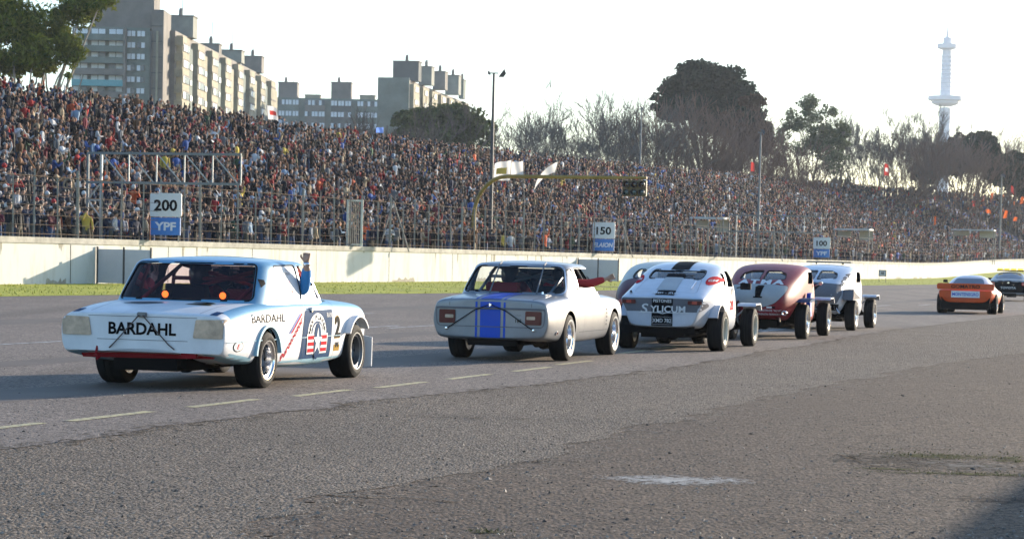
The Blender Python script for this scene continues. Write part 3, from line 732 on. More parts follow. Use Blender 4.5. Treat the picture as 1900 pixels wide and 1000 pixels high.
# block A : shaded balconies facing the camera, stair shaft at its right
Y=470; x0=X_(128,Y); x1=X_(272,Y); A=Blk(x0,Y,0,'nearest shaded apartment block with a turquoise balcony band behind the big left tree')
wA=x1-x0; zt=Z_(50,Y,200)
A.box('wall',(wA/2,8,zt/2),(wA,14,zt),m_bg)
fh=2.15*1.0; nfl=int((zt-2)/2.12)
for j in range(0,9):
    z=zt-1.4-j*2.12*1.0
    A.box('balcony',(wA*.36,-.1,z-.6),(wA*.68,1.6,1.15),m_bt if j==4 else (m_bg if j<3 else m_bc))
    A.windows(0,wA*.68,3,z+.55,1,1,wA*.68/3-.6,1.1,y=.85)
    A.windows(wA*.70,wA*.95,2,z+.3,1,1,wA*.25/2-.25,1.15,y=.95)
A.box('pilaster',(wA*.69,.2,zt/2),(.35,2.4,zt-.4),m_bc)
sx=X_(230,Y)-x0; se=X_(297,Y)-x0; zs=Z_(17,Y,265)
A.box('stair_tower',(se-(X_(297,Y)-X_(275,Y))*.5,6,zs/2),((X_(297,Y)-X_(275,Y)),10,zs),m_bc)
A.box('stair_rib',(se-1.1,.7,zs/2-2),(.35,.8,zs-4),m_by)
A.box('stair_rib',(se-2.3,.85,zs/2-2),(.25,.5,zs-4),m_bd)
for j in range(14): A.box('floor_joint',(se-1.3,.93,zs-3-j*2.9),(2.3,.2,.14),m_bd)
A.box('upper_slab',((X_(165,Y)+X_(276,Y))/2-x0,7,zt+3.2),(X_(276,Y)-X_(165,Y),8,6.4),m_bc)
A.box('upper_slab',((X_(225,Y)+X_(262,Y))/2-x0,6,zt+7.4),(X_(262,Y)-X_(225,Y),6,2),m_by)
# block B : long lit facade receding, shaded end wall
Y=480; p0=(X_(297,Y),Y); p1=(X_(325,Y),Y); p2=(X_(511,620),620)
L_=math.hypot(p2[0]-p1[0],p2[1]-p1[1]); azB=math.atan2(p2[1]-p1[1],p2[0]-p1[0])
B=Blk(p1[0],p1[1],azB,'long sunlit apartment block stepping away with water tank towers on its roof')
zt=Z_(57,Y,310); dep=9.
B.box('wall',(L_/2,dep/2+.5,zt/2),(L_,dep,zt),m_bc)
nb=8; seg=L_/nb
for i in range(nb):
    x=i*seg
    B.box('facade_bay',(x+seg*.30,-.0,zt/2-.4),(seg*.44,1.4,zt-.8),m_by)
    B.box('facade_bay',(x+seg*.74,.15,zt/2-1.2),(seg*.22,1.0,zt-2.4),m_by if i%2 else m_bg)
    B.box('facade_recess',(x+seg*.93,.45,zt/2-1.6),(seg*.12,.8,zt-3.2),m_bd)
    B.windows(x+seg*.09,x+seg*.51,1,zt-30,3.0,10,seg*.38,1.4,y=-.72)
    for j in range(11): B.box('floor_band',(x+seg*.30,-.74,zt-2.2-j*3.0),(seg*.46,.16,.35),m_bc)
    if i<3: B.windows(x+seg*.64,x+seg*.84,1,zt-30,3.0,9,seg*.14,1.2,y=-.37)
# little balcony fins that ripple along the edge
for j in range(12): B.box('balcony_fin',(-.25,-.3,zt-2-j*3.0),(.5,1.6,1.5),m_by)
for px0,px1,py,Yt,mm in [(305,357,33,497,m_tank),(370,404,84,535,m_bc),(404,446,96,560,m_tank),(446,483,107,590,m_bc)]:
    w_=(px1-px0)/F*Yt; yy=(Yt-Y); z1=Z_(py,Yt,(px0+px1)/2)
    c=Vector((X_((px0+px1)/2,Yt),Yt)) if 0 else None
    lx=(X_((px0+px1)/2,Yt)-p1[0])*math.cos(azB)+(Yt-p1[1])*math.sin(azB); ly=-(X_((px0+px1)/2,Yt)-p1[0])*math.sin(azB)+(Yt-p1[1])*math.cos(azB)
    B.tank(lx,ly,zt,(w_*.9,w_),z1-zt,mm)
# block C : low shaded slab in the distance
Y=700; x0=X_(508,Y); x1=X_(702,Y); C=Blk(x0,Y,0,'distant shaded apartment slab with two roof towers left of the grey green end wall')
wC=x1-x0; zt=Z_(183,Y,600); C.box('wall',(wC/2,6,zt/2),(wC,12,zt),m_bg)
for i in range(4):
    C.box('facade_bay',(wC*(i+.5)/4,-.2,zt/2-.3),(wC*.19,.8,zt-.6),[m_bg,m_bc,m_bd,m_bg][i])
    C.windows(wC*(i+.1)/4,wC*(i+.9)/4,3,zt-23,3.1,8,wC*.06,1.5,y=-.65)
for px0,px1,py in [(511,546,153),(609,646,153)]: C.tank(X_((px0+px1)/2,Y)-x0,5,zt,((px1-px0)/F*Y,6),Z_(py,Y,(px0+px1)/2)-zt,m_bc)
for px0,px1,py in [(560,588,176),(662,690,177)]: C.tank(X_((px0+px1)/2,Y)-x0,5,zt,((px1-px0)/F*Y,4),Z_(py,Y,(px0+px1)/2)-zt,m_by,False)
# block D
Y=600; xe=X_(701,Y); p1=(X_(758,Y),Y); p2=(X_(869,690),690); L_=math.hypot(p2[0]-p1[0],p2[1]-p1[1]); azD=math.atan2(p2[1]-p1[1],p2[0]-p1[0])
D=Blk(p1[0],p1[1],azD,'apartment block with a blank grey green end wall and five stepped roof towers')
zt=Z_(148,Y,730); D.box('wall',(L_/2,4.2,zt/2),(L_,7.4,zt),m_bc)
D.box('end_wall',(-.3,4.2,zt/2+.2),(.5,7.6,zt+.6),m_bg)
nb=7; seg=L_/nb
for i in range(nb):
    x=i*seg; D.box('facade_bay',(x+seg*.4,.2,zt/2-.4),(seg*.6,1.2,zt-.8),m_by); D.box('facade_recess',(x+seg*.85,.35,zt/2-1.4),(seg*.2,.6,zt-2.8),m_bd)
    D.windows(x+seg*.15,x+seg*.65,1,zt-20,3.0,7,seg*.34,1.3,y=-.42)
for px0,px1,py,Yt,mm in [(726,774,116,606,m_bd),(774,798,126,618,m_tank),(800,823,135,634,m_bc),(823,848,142,652,m_tank),(848,857,150,668,m_bg)]:
    xc=X_((px0+px1)/2,Yt); lx=(xc-p1[0])*math.cos(azD)+(Yt-p1[1])*math.sin(azD); ly=-(xc-p1[0])*math.sin(azD)+(Yt-p1[1])*math.cos(azD)
    D.tank(lx,ly,zt,(4,(px1-px0)/F*Yt),Z_(py,Yt,(px0+px1)/2)-zt,mm)
# ============================================================ far tower
Y=2060; m_tw=mat('pale tower concrete',(.62,.64,.68),.7)
c=P(1744,486,Y); k=Y/F; t=thing('observation_tower','tall pale observation tower with two round platforms above the dark trees','tower',(c.x,c.y,0),0)
def tz(py): return P(1748,py,Y).z
b=MB(); b.lathe([(12*k,tz(495)),(10.5*k,tz(200))],16); b.lathe([(10.5*k,tz(179)),(8.6*k,tz(100)),(8.2*k,tz(92))],12); o=b.obj('shaft',m_tw,t,angle=30)
b=MB()
for i in range(9): b.lathe([(9*k,tz(172-i*8)),(11.4*k-i*.18*k,tz(169-i*8)),(9*k,tz(166-i*8))],10,M=Matrix.Rotation(i*.35,4,'Z'))
b.obj('ribs',m_tw,t,angle=30)
b=MB(); b.lathe([(11*k,tz(198)),(20*k,tz(195)),(25*k,tz(192)),(26*k,tz(188)),(32*k,tz(186.5)),(32*k,tz(179)),(11*k,tz(179))],24); b.obj('lower_platform',m_tw,t,angle=30)
b=MB(); b.lathe([(9*k,tz(93)),(15*k,tz(91)),(18*k,tz(90)),(18*k,tz(82)),(8*k,tz(82))],20); b.obj('upper_platform',m_tw,t,angle=30)
b=MB(); b.lathe([(8*k,tz(82)),(7.5*k,tz(70)),(0,tz(70))],14); b.obj('cabin',m_tw,t,angle=30)
b=MB(); b.lathe([(3*k,tz(70)),(1.6*k,tz(58)),(.5*k,tz(36)),(0,tz(36))],6); b.obj('mast',m_tw,t)
# ============================================================ trees
def foliage_mat(name, c1, c2):
    mt=bpy.data.materials.new(name); mt.use_nodes=True; n=mt.node_tree; b=n.nodes['Principled BSDF']; b.inputs['Roughness'].default_value=.8; b.inputs['Specular IOR Level'].default_value=.06
    a=n.nodes.new('ShaderNodeAttribute'); a.attribute_name='rv'; cr=n.nodes.new('ShaderNodeValToRGB'); cr.color_ramp.elements[0].color=(*c1,1); cr.color_ramp.elements[1].color=(*c2,1)
    n.links.new(a.outputs['Fac'],cr.inputs[0]); n.links.new(cr.outputs[0],b.inputs['Base Color'])
    tr=n.nodes.new('ShaderNodeBsdfTranslucent'); n.links.new(cr.outputs[0],tr.inputs[0]); mx=n.nodes.new('ShaderNodeMixShader'); mx.inputs[0].default_value=.14
    n.links.new(b.outputs[0],mx.inputs[1]); n.links.new(tr.outputs[0],mx.inputs[2]); n.links.new(mx.outputs[0],n.nodes['Material Output'].inputs[0]); return mt
def leaves(name, blobs, n, size, m_, parent, seed=0, aspect=.6, down=0.):
    r=np.random.default_rng(seed); bl=np.array(blobs,float) # x,y,z,rx,rz
    wts=(bl[:,3]**2*bl[:,4]); wts/=wts.sum(); idx=r.choice(len(bl),n,p=wts)
    d=r.normal(0,1,(n,3)); d/=np.linalg.norm(d,axis=1)[:,None]; rad=r.uniform(.25,1,n)**.5
    # clumps: pull leaves to sub-centres so sky shows between
    nc=max(6,int(n/60)); ci=r.integers(0,nc,n); cd_=r.normal(0,1,(nc,3)); cd_/=np.linalg.norm(cd_,axis=1)[:,None]; cr_=r.uniform(.45,1.0,nc)
    bi=r.choice(len(bl),nc,p=wts); idx=bi[ci]
    off=cd_[ci]*cr_[ci][:,None]*.92+d*rad[:,None]*.36
    c=bl[idx,:3]+off*np.c_[bl[idx,3],bl[idx,3],bl[idx,4]]
    a=r.normal(0,1,(n,3)); a[:,2]-=down; a/=np.linalg.norm(a,axis=1)[:,None]; b_=np.cross(a,r.normal(0,1,(n,3))); b_/=np.linalg.norm(b_,axis=1)[:,None]
    s_=size*r.uniform(.6,1.4,n)[:,None]; v=np.stack([c-a*s_, c+b_*s_*aspect, c+a*s_, c-b_*s_*aspect],1)
    me=bpy.data.meshes.new(name); me.from_pydata(v.reshape(-1,3).tolist(),[],np.arange(4*n).reshape(n,4).tolist()); me.materials.append(m_)
    at=me.attributes.new('rv','FLOAT','FACE'); at.data.foreach_set('value', np.clip(r.normal(.5,.22,n)+(r.uniform(-.25,.25,nc))[ci],0,1)); return link(name,me,parent)
def branching(base, height, spread, n1, depth, r0, seed, trunk=.25, up=.55, dirs=None, minr=.012, twig=3):
    rr=random.Random(seed); b=MB(); ends=[]
    def rec(p, d, L_, r, k):
        pts=[p]; q=p; dd=d.copy()
        for i in range(3):
            dd=(dd+Vector((rr.gauss(0,.12),rr.gauss(0,.12),rr.gauss(.05,.08)))).normalized(); q=q+dd*L_/3; pts.append(q)
        b.tube(pts,[max(minr,r),max(minr,r*.85),max(minr,r*.72),max(minr,r*.6)],5 if k>2 else 3,cap=False)
        if k==0: ends.append(q); return
        for i in range(rr.choice([2,3]) if k>1 else twig):
            a=rr.uniform(0,6.28); ax=Vector((math.cos(a),math.sin(a),rr.uniform(-.1,.3))); nd=(dd*1.0+ax*rr.uniform(.45,.85)*spread+Vector((0,0,up*.25))).normalized()
            st=pts[rr.choice([2,3,3])]; rec(st, nd, L_*rr.uniform(.62,.85), r*.6, k-1)
    tp=Vector(base)+Vector((0,0,height*trunk)); b.tube([base,tp],[r0*1.15,r0],8,cap=False)
    for i in range(n1):
        a=6.28*(i+rr.random()*.5)/n1; rec(tp-Vector((0,0,rr.uniform(0,height*trunk*.4))), Vector((math.cos(a)*spread,math.sin(a)*spread,1.0)).normalized(), height*.27, r0*.6, depth)
    return b, ends
m_bark=mat('brown bark',(.10,.075,.06),.9,var=.3,vs=2); m_barkp=mat('pale bark',(.30,.26,.21),.85,var=.3,vs=2); m_barkg=mat('grey bark',(.16,.14,.125),.9,spec=.1,var=.3,vs=2)
m_twig=mat('grey brown twigs',(.19,.165,.145),.9,spec=.1)
mf_dark=foliage_mat('dark conifer foliage',(.008,.020,.011),(.024,.042,.022)); mf_mid=foliage_mat('olive foliage',(.030,.046,.014),(.11,.13,.04)); mf_gum=foliage_mat('grey green gum foliage',(.06,.08,.045),(.17,.19,.10)); mf_rust=foliage_mat('rusty foliage',(.05,.03,.018),(.10,.06,.035)); mf_left=foliage_mat('yellow green gum foliage',(.045,.075,.014),(.25,.25,.04))
def gpos(px,Y): c=P(px,400,Y); return Vector((c.x,c.y,0))
def leafy(px, Y, blobs_px, n, size, mf, lab, seed, name='tree', trunk_h=.35, bark=None, limbs=5, depth=2, aspect=.6, r0=.35, down=0.):
    """blobs given as px,py,rpx,rpy in the photo at depth Y with real depth spread"""
    g=gpos(px,Y); t=thing(name,lab,'tree',tuple(g),0,'trees behind the grandstand'); bl=[]; rr=random.Random(seed)
    for bx,by,rx,ry in blobs_px:
        c=P(bx,by,Y+rr.uniform(-2,2)); bl.append((c.x-g.x,c.y-g.y,c.z,rx*Y/F,ry*Y/F))
    H=max(b_[2] for b_ in bl); b,_=branching((0,0,-.5),H,.6,limbs,depth,r0,seed,trunk=trunk_h)
    # limbs reach every clump
    for q in bl: b.tube([(0,0,H*trunk_h*.8),(q[0]*.5,q[1]*.5,(q[2]+H*trunk_h)/2),(q[0],q[1],q[2]-q[4]*.2)],[r0*.5,r0*.28,r0*.1],5,cap=False)
    b.obj('trunk',bark or m_bark,t,fix=False); leaves('crown',bl,n,size,mf,t,seed,aspect,down)
def bare(px, Y, pyt, spread, lab, seed, n1=6, depth=5, r0=.3, trunk=.15, m_=None, name='bare_tree', minr=.022, twig=5):
    minr=.017; depth=max(depth,5)
    g=gpos(px,Y); H=P(px,pyt,Y).z; t=thing(name,lab,'tree',tuple(g),0,'trees behind the grandstand')
    b,e=branching((0,0,-.5),H,spread,n1,depth,r0,seed,trunk=trunk,minr=minr,twig=twig+2)
    v=np.array(b.v); k=H/np.percentile(v[:,2],98.5); v*=k; b.v=v.tolist()
    b.obj('trunk',m_ or m_bark,t,fix=False)
leafy(40,172,[(20,30,60,45),(95,50,45,45),(150,20,40,30),(60,95,50,35),(130,90,30,40),(185,5,35,22),(20,120,45,25),(85,130,22,22),(-20,60,40,60),(120,140,18,15)],25500,0.187,mf_left,'big yellow green gum tree rising over the left end of the stand',1,name='gum_tree',trunk_h=.25,bark=m_barkp,aspect=.3,down=.8,r0=.4)
b=MB(); g=gpos(40,172)
leafy(840,330,[(800,230,55,32),(860,235,45,40),(760,222,35,18),(900,255,25,28),(830,215,50,20),(735,215,18,8),(905,235,18,12),(790,260,60,25)],25500,0.250,mf_mid,'broad olive green tree above the crowd left of the floodlight post',2,trunk_h=.3)
bare(735,300,205,.8,'bare shrubby tree left of the broad olive green tree',31,n1=8,depth=4,r0=.14,trunk=.1)
bare(965,330,226,1.1,'low pale bare tree just right of the floodlight post',3,n1=7,depth=4,r0=.16,trunk=.12,m_=m_twig)
bare(1030,360,236,1.2,'low wide bare tree between the floodlight post and the tall bare tree',33,n1=7,depth=4,r0=.14,trunk=.1,m_=m_twig)
bare(1112,320,180,.9,'wide bare tree with a rounded crown left of the slim pole',4,n1=11,depth=5,r0=.24,trunk=.12,m_=m_barkg,twig=5)
bare(1060,350,212,.9,'smaller bare tree at the left shoulder of the rounded bare crown',15,n1=7,depth=5,r0=.2,trunk=.14,m_=m_barkg,twig=4)
leafy(1310,385,[(1300,145,52,30),(1345,150,40,28),(1265,165,40,25),(1230,180,22,16),(1370,180,40,30),(1310,195,60,30),(1395,215,28,26),(1250,205,40,22),(1345,225,60,30),(1410,235,15,16),(1385,250,35,25),(1420,255,10,10),(1215,185,10,6)],44200,0.281,mf_dark,'largest dark evergreen tree towering over the bare brown trees',5,name='evergreen_tree',trunk_h=.4,aspect=.7,r0=.6)
leafy(1392,375,[(1395,190,26,16),(1418,240,22,26),(1400,262,40,30),(1360,215,20,16)],8500,0.265,mf_rust,'rusty brown tree in front of the right flank of the dark evergreen',6,trunk_h=.3)
for i,(px,Y,py,sp,lab) in enumerate([(1215,330,196,.75,'bare reddish brown tree just right of the slim pole'),(1262,335,200,.75,'bare reddish brown tree in front of the dark evergreen trunk'),(1312,345,215,.8,'bare brown tree below the middle of the dark evergreen'),(1362,345,240,.8,'low bare brown tree left of the one headed lamp post'),(1428,350,262,.8,'low bare brown tree right of the one headed lamp post')]):
    bare(px,Y,py,sp,lab,40+i,n1=10,depth=5,r0=.2,trunk=.1,m_=mat('reddish twigs',(.17,.115,.092),.9,spec=.1) if i==0 else bpy.data.materials['reddish twigs'],minr=.020,twig=4)
leafy(1495,370,[(1500,195,26,20),(1535,205,20,16),(1470,225,24,22),(1505,230,30,24),(1545,240,26,22),(1570,240,16,14),(1455,250,18,20),(1520,270,40,22),(1480,275,26,20),(1560,265,20,18),(1545,300,30,20),(1450,290,18,20)],12750,0.234,mf_gum,'tall open grey green gum tree between the evergreen and the bare trees',7,name='gum_tree',trunk_h=.3,bark=m_barkg,aspect=.35,limbs=7,depth=3,r0=.26)
bare(1618,400,214,.62,'tall bare tree with upright limbs beside the red and white flag',8,n1=9,depth=6,r0=.26,trunk=.12,m_=m_barkg)
bare(1682,410,218,.6,'tall bare tree left of the observation tower',9,n1=9,depth=6,r0=.26,trunk=.12,m_=m_barkg)
leafy(1790,420,[(1780,262,22,14),(1820,255,22,14),(1838,270,16,20),(1800,290,40,30),(1760,300,40,30),(1845,310,25,26),(1720,320,30,20),(1840,285,20,26)],22100,0.296,mf_dark,'dark evergreen tree right of the observation tower',10,name='evergreen_tree',trunk_h=.3,aspect=.7)
leafy(1885,405,[(1885,300,26,18),(1870,325,30,22),(1895,345,30,20),(1905,310,14,20)],11900,0.296,mf_dark,'dark rounded evergreen tree at the right edge',11,name='evergreen_tree',trunk_h=.3,aspect=.7)
for i,(px,Y,py,sp,lab,rr0) in enumerate([(1742,385,250,.8,'bare purple brown tree in front of the tower foot',.2),(1785,390,262,.8,'bare purple brown tree below the dark evergreen right of the tower',.2),(1878,460,243,.7,'thin bare tree rising behind the rightmost evergreen',.16)]):
    bare(px,Y,py,sp,lab,60+i,n1=9,depth=5 if i<2 else 4,r0=rr0,trunk=.1,m_=m_twig if i==2 else bpy.data.materials['reddish twigs'],minr=.02)
# low scrub seen under and between the trees: one mass
sc_bl=[]
for px in range(700,1960,14):
    Y=440 if px>1000 else 420; c=P(px,330+.02*(px-950),Y); top=P(px,(312 if px<1180 else 300)+(px-700)*.045+rnd.uniform(-10,14),Y).z
    sc_bl.append((c.x,c.y,top*.45,2.2,top*.55))
o=leaves('scrub',sc_bl,26000,.5,mf_rust,None,77,.7); tag(o,kind='stuff')
# ============================================================ people
m_skin = mat('skin', (.42,.24,.16), .55, spec=.4); m_hair = mat('dark hair', (.025,.017,.012), .6); m_hairl = mat('brown hair',(.09,.05,.025),.6)
m_cloth = objcol_mat('clothing top'); m_shoe = mat('shoes', (.03,.028,.026), .6)
m_tr = [mat('dark trousers',(.018,.02,.028),.9), mat('blue jeans',(.06,.09,.16),.9), mat('khaki trousers',(.13,.11,.075),.9)]
def skin_figure(name, J, E, mats, regions, level=1):
    """J name->(pos,(rx,ry)); E list of (a,b); regions (a,b)->material index"""
    names=list(J); me=bpy.data.meshes.new(name); me.from_pydata([J[k][0] for k in names],[(names.index(a),names.index(b)) for a,b in E],[])
    o=bpy.data.objects.new(name,me); COL.objects.link(o); md=o.modifiers.new('s','SKIN'); md.use_smooth_shade=True; md.branch_smoothing=.6
    for i,k in enumerate(names):
        r=J[k][1]; sv=me.skin_vertices[0].data[i]; sv.radius=r if isinstance(r,tuple) else (r,r); sv.use_root=(k=='pelvis')
    sb=o.modifiers.new('u','SUBSURF'); sb.levels=level; sb.render_levels=level
    out=eval_mesh(o); bpy.data.objects.remove(o); out.materials.clear()
    for mt in mats: out.materials.append(mt)
    segs=[(Vector(J[a][0]),Vector(J[b][0]),regions[(a,b)]) for a,b in E]
    mi=[]
    for p in out.polygons:
        c=p.center; best=1e9; bi=0
        for a,b,r in segs:
            t=max(0,min(1,(c-a).dot(b-a)/max(1e-9,(b-a).length_squared))); d=(c-(a+(b-a)*t)).length
            if d<best: best=d; bi=r
        mi.append(bi)
    out.polygons.foreach_set('material_index',mi); out.polygons.foreach_set('use_smooth',[True]*len(mi)); out.name=name; out.update(); return out
def head_onto(b, c, yaw=0., s=1., cap=False, helmet=False):
    """adds hair / cap / helmet shell round a head centre into an MB (x forward)"""
    M_=Matrix.Translation(c)@Matrix.Rotation(yaw,4,'Z')
    if helmet:
        b.lathe([(0,.155),(.07,.145),(.115,.10),(.135,.03),(.135,-.05),(.12,-.11),(.09,-.13)],14,0,M=M_)
    else:
        prof=[(0,.135*s),(.055*s,.125*s),(.088*s,.085*s),(.10*s,.03*s),(.10*s,-.02*s)]
        b.lathe(prof,10,0,M=M_@Matrix.Translation((-.012,0,0))@Matrix.Rotation(R_(-22),4,'Y'))
        if cap: b.box((.12*s,0,.045*s),(.10,.13,.012),M=M_)
def person_mesh(kind, seed, trm, cap):
    rr=random.Random(seed); fem=rr.random()<.35; k=.94 if fem else 1.0; sh=.185*k
    H=1.0*k
    J={'pelvis':((0,0,.95*H),(.15,.11)),'waist':((0.01,0,1.10*H),(.145,.10)),'chest':((0.01,0,1.33*H),(.17,.115)),'neck':((0,0,1.50*H),.052),'head':((.025,0,1.61*H),(.082,.095)),'crown':((.02,0,1.70*H),(.075,.085)),
       'shl':((0,sh,1.42*H),.062),'shr':((0,-sh,1.42*H),.062)}
    E=[('pelvis','waist'),('waist','chest'),('chest','neck'),('neck','head'),('head','crown'),('chest','shl'),('chest','shr')]
    Rg={('pelvis','waist'):1,('waist','chest'):1,('chest','neck'):1,('neck','head'):0,('head','crown'):0,('chest','shl'):1,('chest','shr'):1}
    def arm(s,sd):
        m={'down':((.02,.24,1.15),(.08,.25,.93),(.11,.24,.84)),'brow':((.20,.22,1.32),(.17,.07,1.58),(.15,.02,1.64)),'fold':((.08,.23,1.18),(.26,.05,1.20),(.27,-.04,1.21)),
           'up':((.10,.25,1.62),(.12,.22,1.86),(.13,.21,1.95)),'phone':((.18,.20,1.28),(.34,.08,1.50),(.36,.06,1.58)),'pocket':((-.05,.27,1.16),(.08,.20,.98),(.10,.18,.93)),'clap':((.12,.22,1.20),(.33,.06,1.32),(.37,.02,1.38))}[sd]
        sg=1 if s=='l' else -1; nm=['el'+s,'wr'+s,'ha'+s]
        for q,pp,r in zip(nm,m,(.048,.034,.036)): J[q]=((pp[0],pp[1]*sg*k,pp[2]*H),r)
        for a,b_,g in (('sh'+s,nm[0],1),(nm[0],nm[1],1),(nm[1],nm[2],0)): E.append((a,b_)); Rg[(a,b_)]=g
    a1,a2={'stand':('down','down'),'fold':('fold','fold'),'brow':('brow','down'),'phone':('phone','phone'),'up':('up','down'),'pocket':('pocket','pocket'),'clap':('clap','clap')}[kind]
    if rr.random()<.5: a1,a2=a2,a1
    arm('l',a1); arm('r',a2)
    wide=rr.uniform(.09,.16)
    for s,sg in (('l',1),('r',-1)):
        J['hi'+s]=((0,.09*sg,.90*H),.092); J['kn'+s]=((.03,wide*sg*.9,.50*H),.062); J['an'+s]=((-.01,wide*sg,.09*H),.045); J['to'+s]=((.14,wide*sg*1.15,.045),.04)
        for a,b_,g in (('pelvis','hi'+s,2),('hi'+s,'kn'+s,2),('kn'+s,'an'+s,2),('an'+s,'to'+s,3)): E.append((a,b_)); Rg[(a,b_)]=g
    me=skin_figure('person',J,E,[m_skin,m_cloth,m_tr[trm],m_shoe],Rg,1)
    b=MB(); head_onto(b,(.02,0,1.655*H),0,1.02,cap); hm=b.mesh('hair',[m_hair],smooth=True)
    return me, hm
KINDS=['stand','fold','brow','phone','up','pocket','clap','fold','stand','pocket','phone','brow']
PV=[person_mesh(k,i*3+1,i%3,False) for i,k in enumerate(KINDS)]
b=MB(); head_onto(b,(.02,0,1.655),0,1.04,True); m_capw=mat('pale cap',(.6,.6,.58),.8); m_capr=mat('red cap',(.45,.03,.03),.8)
cap_w=b.mesh('cap',[m_capw],smooth=True); b=MB(); head_onto(b,(.02,0,1.655),0,1.04,True); cap_r=b.mesh('cap',[m_capr],smooth=True); cap_r.materials[0]=m_capr
# clothes colours (linear) with plain names
PAL=[('black',(.009,.009,.011),36),('navy',(.014,.02,.045),22),('charcoal',(.035,.035,.04),16),('grey',(.13,.135,.14),9),('white',(.50,.50,.50),7),('red',(.30,.02,.02),6),('blue',(.035,.085,.26),3.5),('brown',(.12,.06,.03),9),('pale blue',(.20,.28,.38),3),('green',(.03,.07,.04),2),('orange red',(.50,.09,.03),1),('maroon',(.13,.02,.03),5),('beige',(.33,.26,.17),5),('yellow',(.45,.34,.06),.5)]
PW=np.array([p[2] for p in PAL],float); PW/=PW.sum()
RG=np.random.default_rng(21)
cands=[]
def inview(p, m_=30):
    x,y,z=proj(p); return z>1 and -m_<x<1900+m_ and y>-30
def add_cand(s,off,z,seat,dens=1.):
    if RG.random()>dens: return
    p=W(s,off,z)
    
    if inview(p+Vector((0,0,1.2))): cands.append((math.hypot(p.x,p.y),p,s,off,seat))
for off in (.85,1.5,2.2,3.0,3.8,4.7,5.5):
    s=S0+3.
    while s<SMAX-12:
        gate=1.0
        add_cand(s+RG.uniform(-.15,.15),off+RG.uniform(-.25,.25),Z0,False,(.62 if off<1 else .8)); s+=RG.uniform(.48,.8)
for k in range(TERN):
    s=S0+1.; off=TER0+(k+.5)*TERD
    while s<SMAX-12:
        inS=SG[0]<s<SG[1]
        for rowo in ((.0,) if k<TERN-1 else (0.,.5)):
            add_cand(s+RG.uniform(-.12,.12),off+RG.uniform(-.35,.35)+rowo,terr_z(k)-(0 if RG.random()<.45 else .18 + .12*RG.random()),True,.12 if inS else .95)
        s+=RG.uniform(.42,.66)
cands.sort(key=lambda c:c[0])
# the 300 that show largest: the nearest standing at the fence and low on the steps
indiv=cands[:300]; rest=cands[300:]
WORD={'stand':'arms down','fold':'arms folded','brow':'shading eyes','phone':'holding phone up','up':'one arm raised','pocket':'hands in pockets','clap':'hands clasped'}
LM=[(60,'near left edge'),(175,'by big lattice upright'),(250,'left of 200 board'),(340,'behind 200 board'),(400,'right of 200 board'),(500,'left of raised fist'),(560,'above raised fist'),(610,'left of gate'),(655,'behind gate'),(715,'right of gate'),(790,'gate side of arch'),(860,'left of arch foot'),(940,'right of arch foot'),(3000,'under yellow arch')]
seen={}
order=['','second ','third ','fourth ','fifth ','sixth ','seventh ','eighth ','ninth ','tenth ','eleventh ','twelfth ']
recs=[]
for d,p,s,off,seat in indiv:
    v=int(RG.integers(0,len(PV))); ci=int(RG.choice(len(PAL),p=PW)); capk=RG.random(); capk='white cap' if capk<.10 else 'red cap' if capk<.15 else 'dark hair'
    px=proj(p)[0]; lm=next(w_ for x,w_ in LM if px<x+ (0) ) if px<2000 else 'right'
    lv='at fence' if off<1.2 else 'behind front row' if off<2.6 else 'midway back' if off<4.3 else 'before steps' if off<TER0 else 'on steps'
    recs.append([px,p,s,off,v,ci,capk,lm,lv])
from collections import defaultdict
gl=defaultdict(list)
for r in recs: gl[(r[5],r[6],KINDS[r[4]],r[7],r[8])].append(r)
for key,L in gl.items():
    L.sort(key=lambda r:r[0])
    for i,r in enumerate(L):
        ci,capk,kd,lm,lv=key
        side='' if len(L)==1 else ('leftmost ' if i==0 else 'rightmost ' if i==len(L)-1 else 'middle ' if len(L)==3 else order[i]+'from left ')
        r.append(f"{side}{PAL[ci][0]} top, {capk}, {WORD[kd]}, {lv} {lm}")
for px,p,s,off,v,ci,capk,lm,lv,lab in recs:
    yaw=wang(s)+R_(-90)+RG.normal(.15,.5)
    me,hm=PV[v]; o=link('person',me,None,p,(0,0,yaw)); sc=RG.uniform(.94,1.07); o.scale=(sc*1.02,sc*1.02,sc)
    c=np.array(PAL[ci][1])*RG.uniform(.8,1.2); o.color=(*c,1); tag(o,lab,'person','spectators behind the fence')
    link('hair' if capk=='dark hair' else 'cap', hm if capk=='dark hair' else (cap_w if capk=='white cap' else cap_r), o)
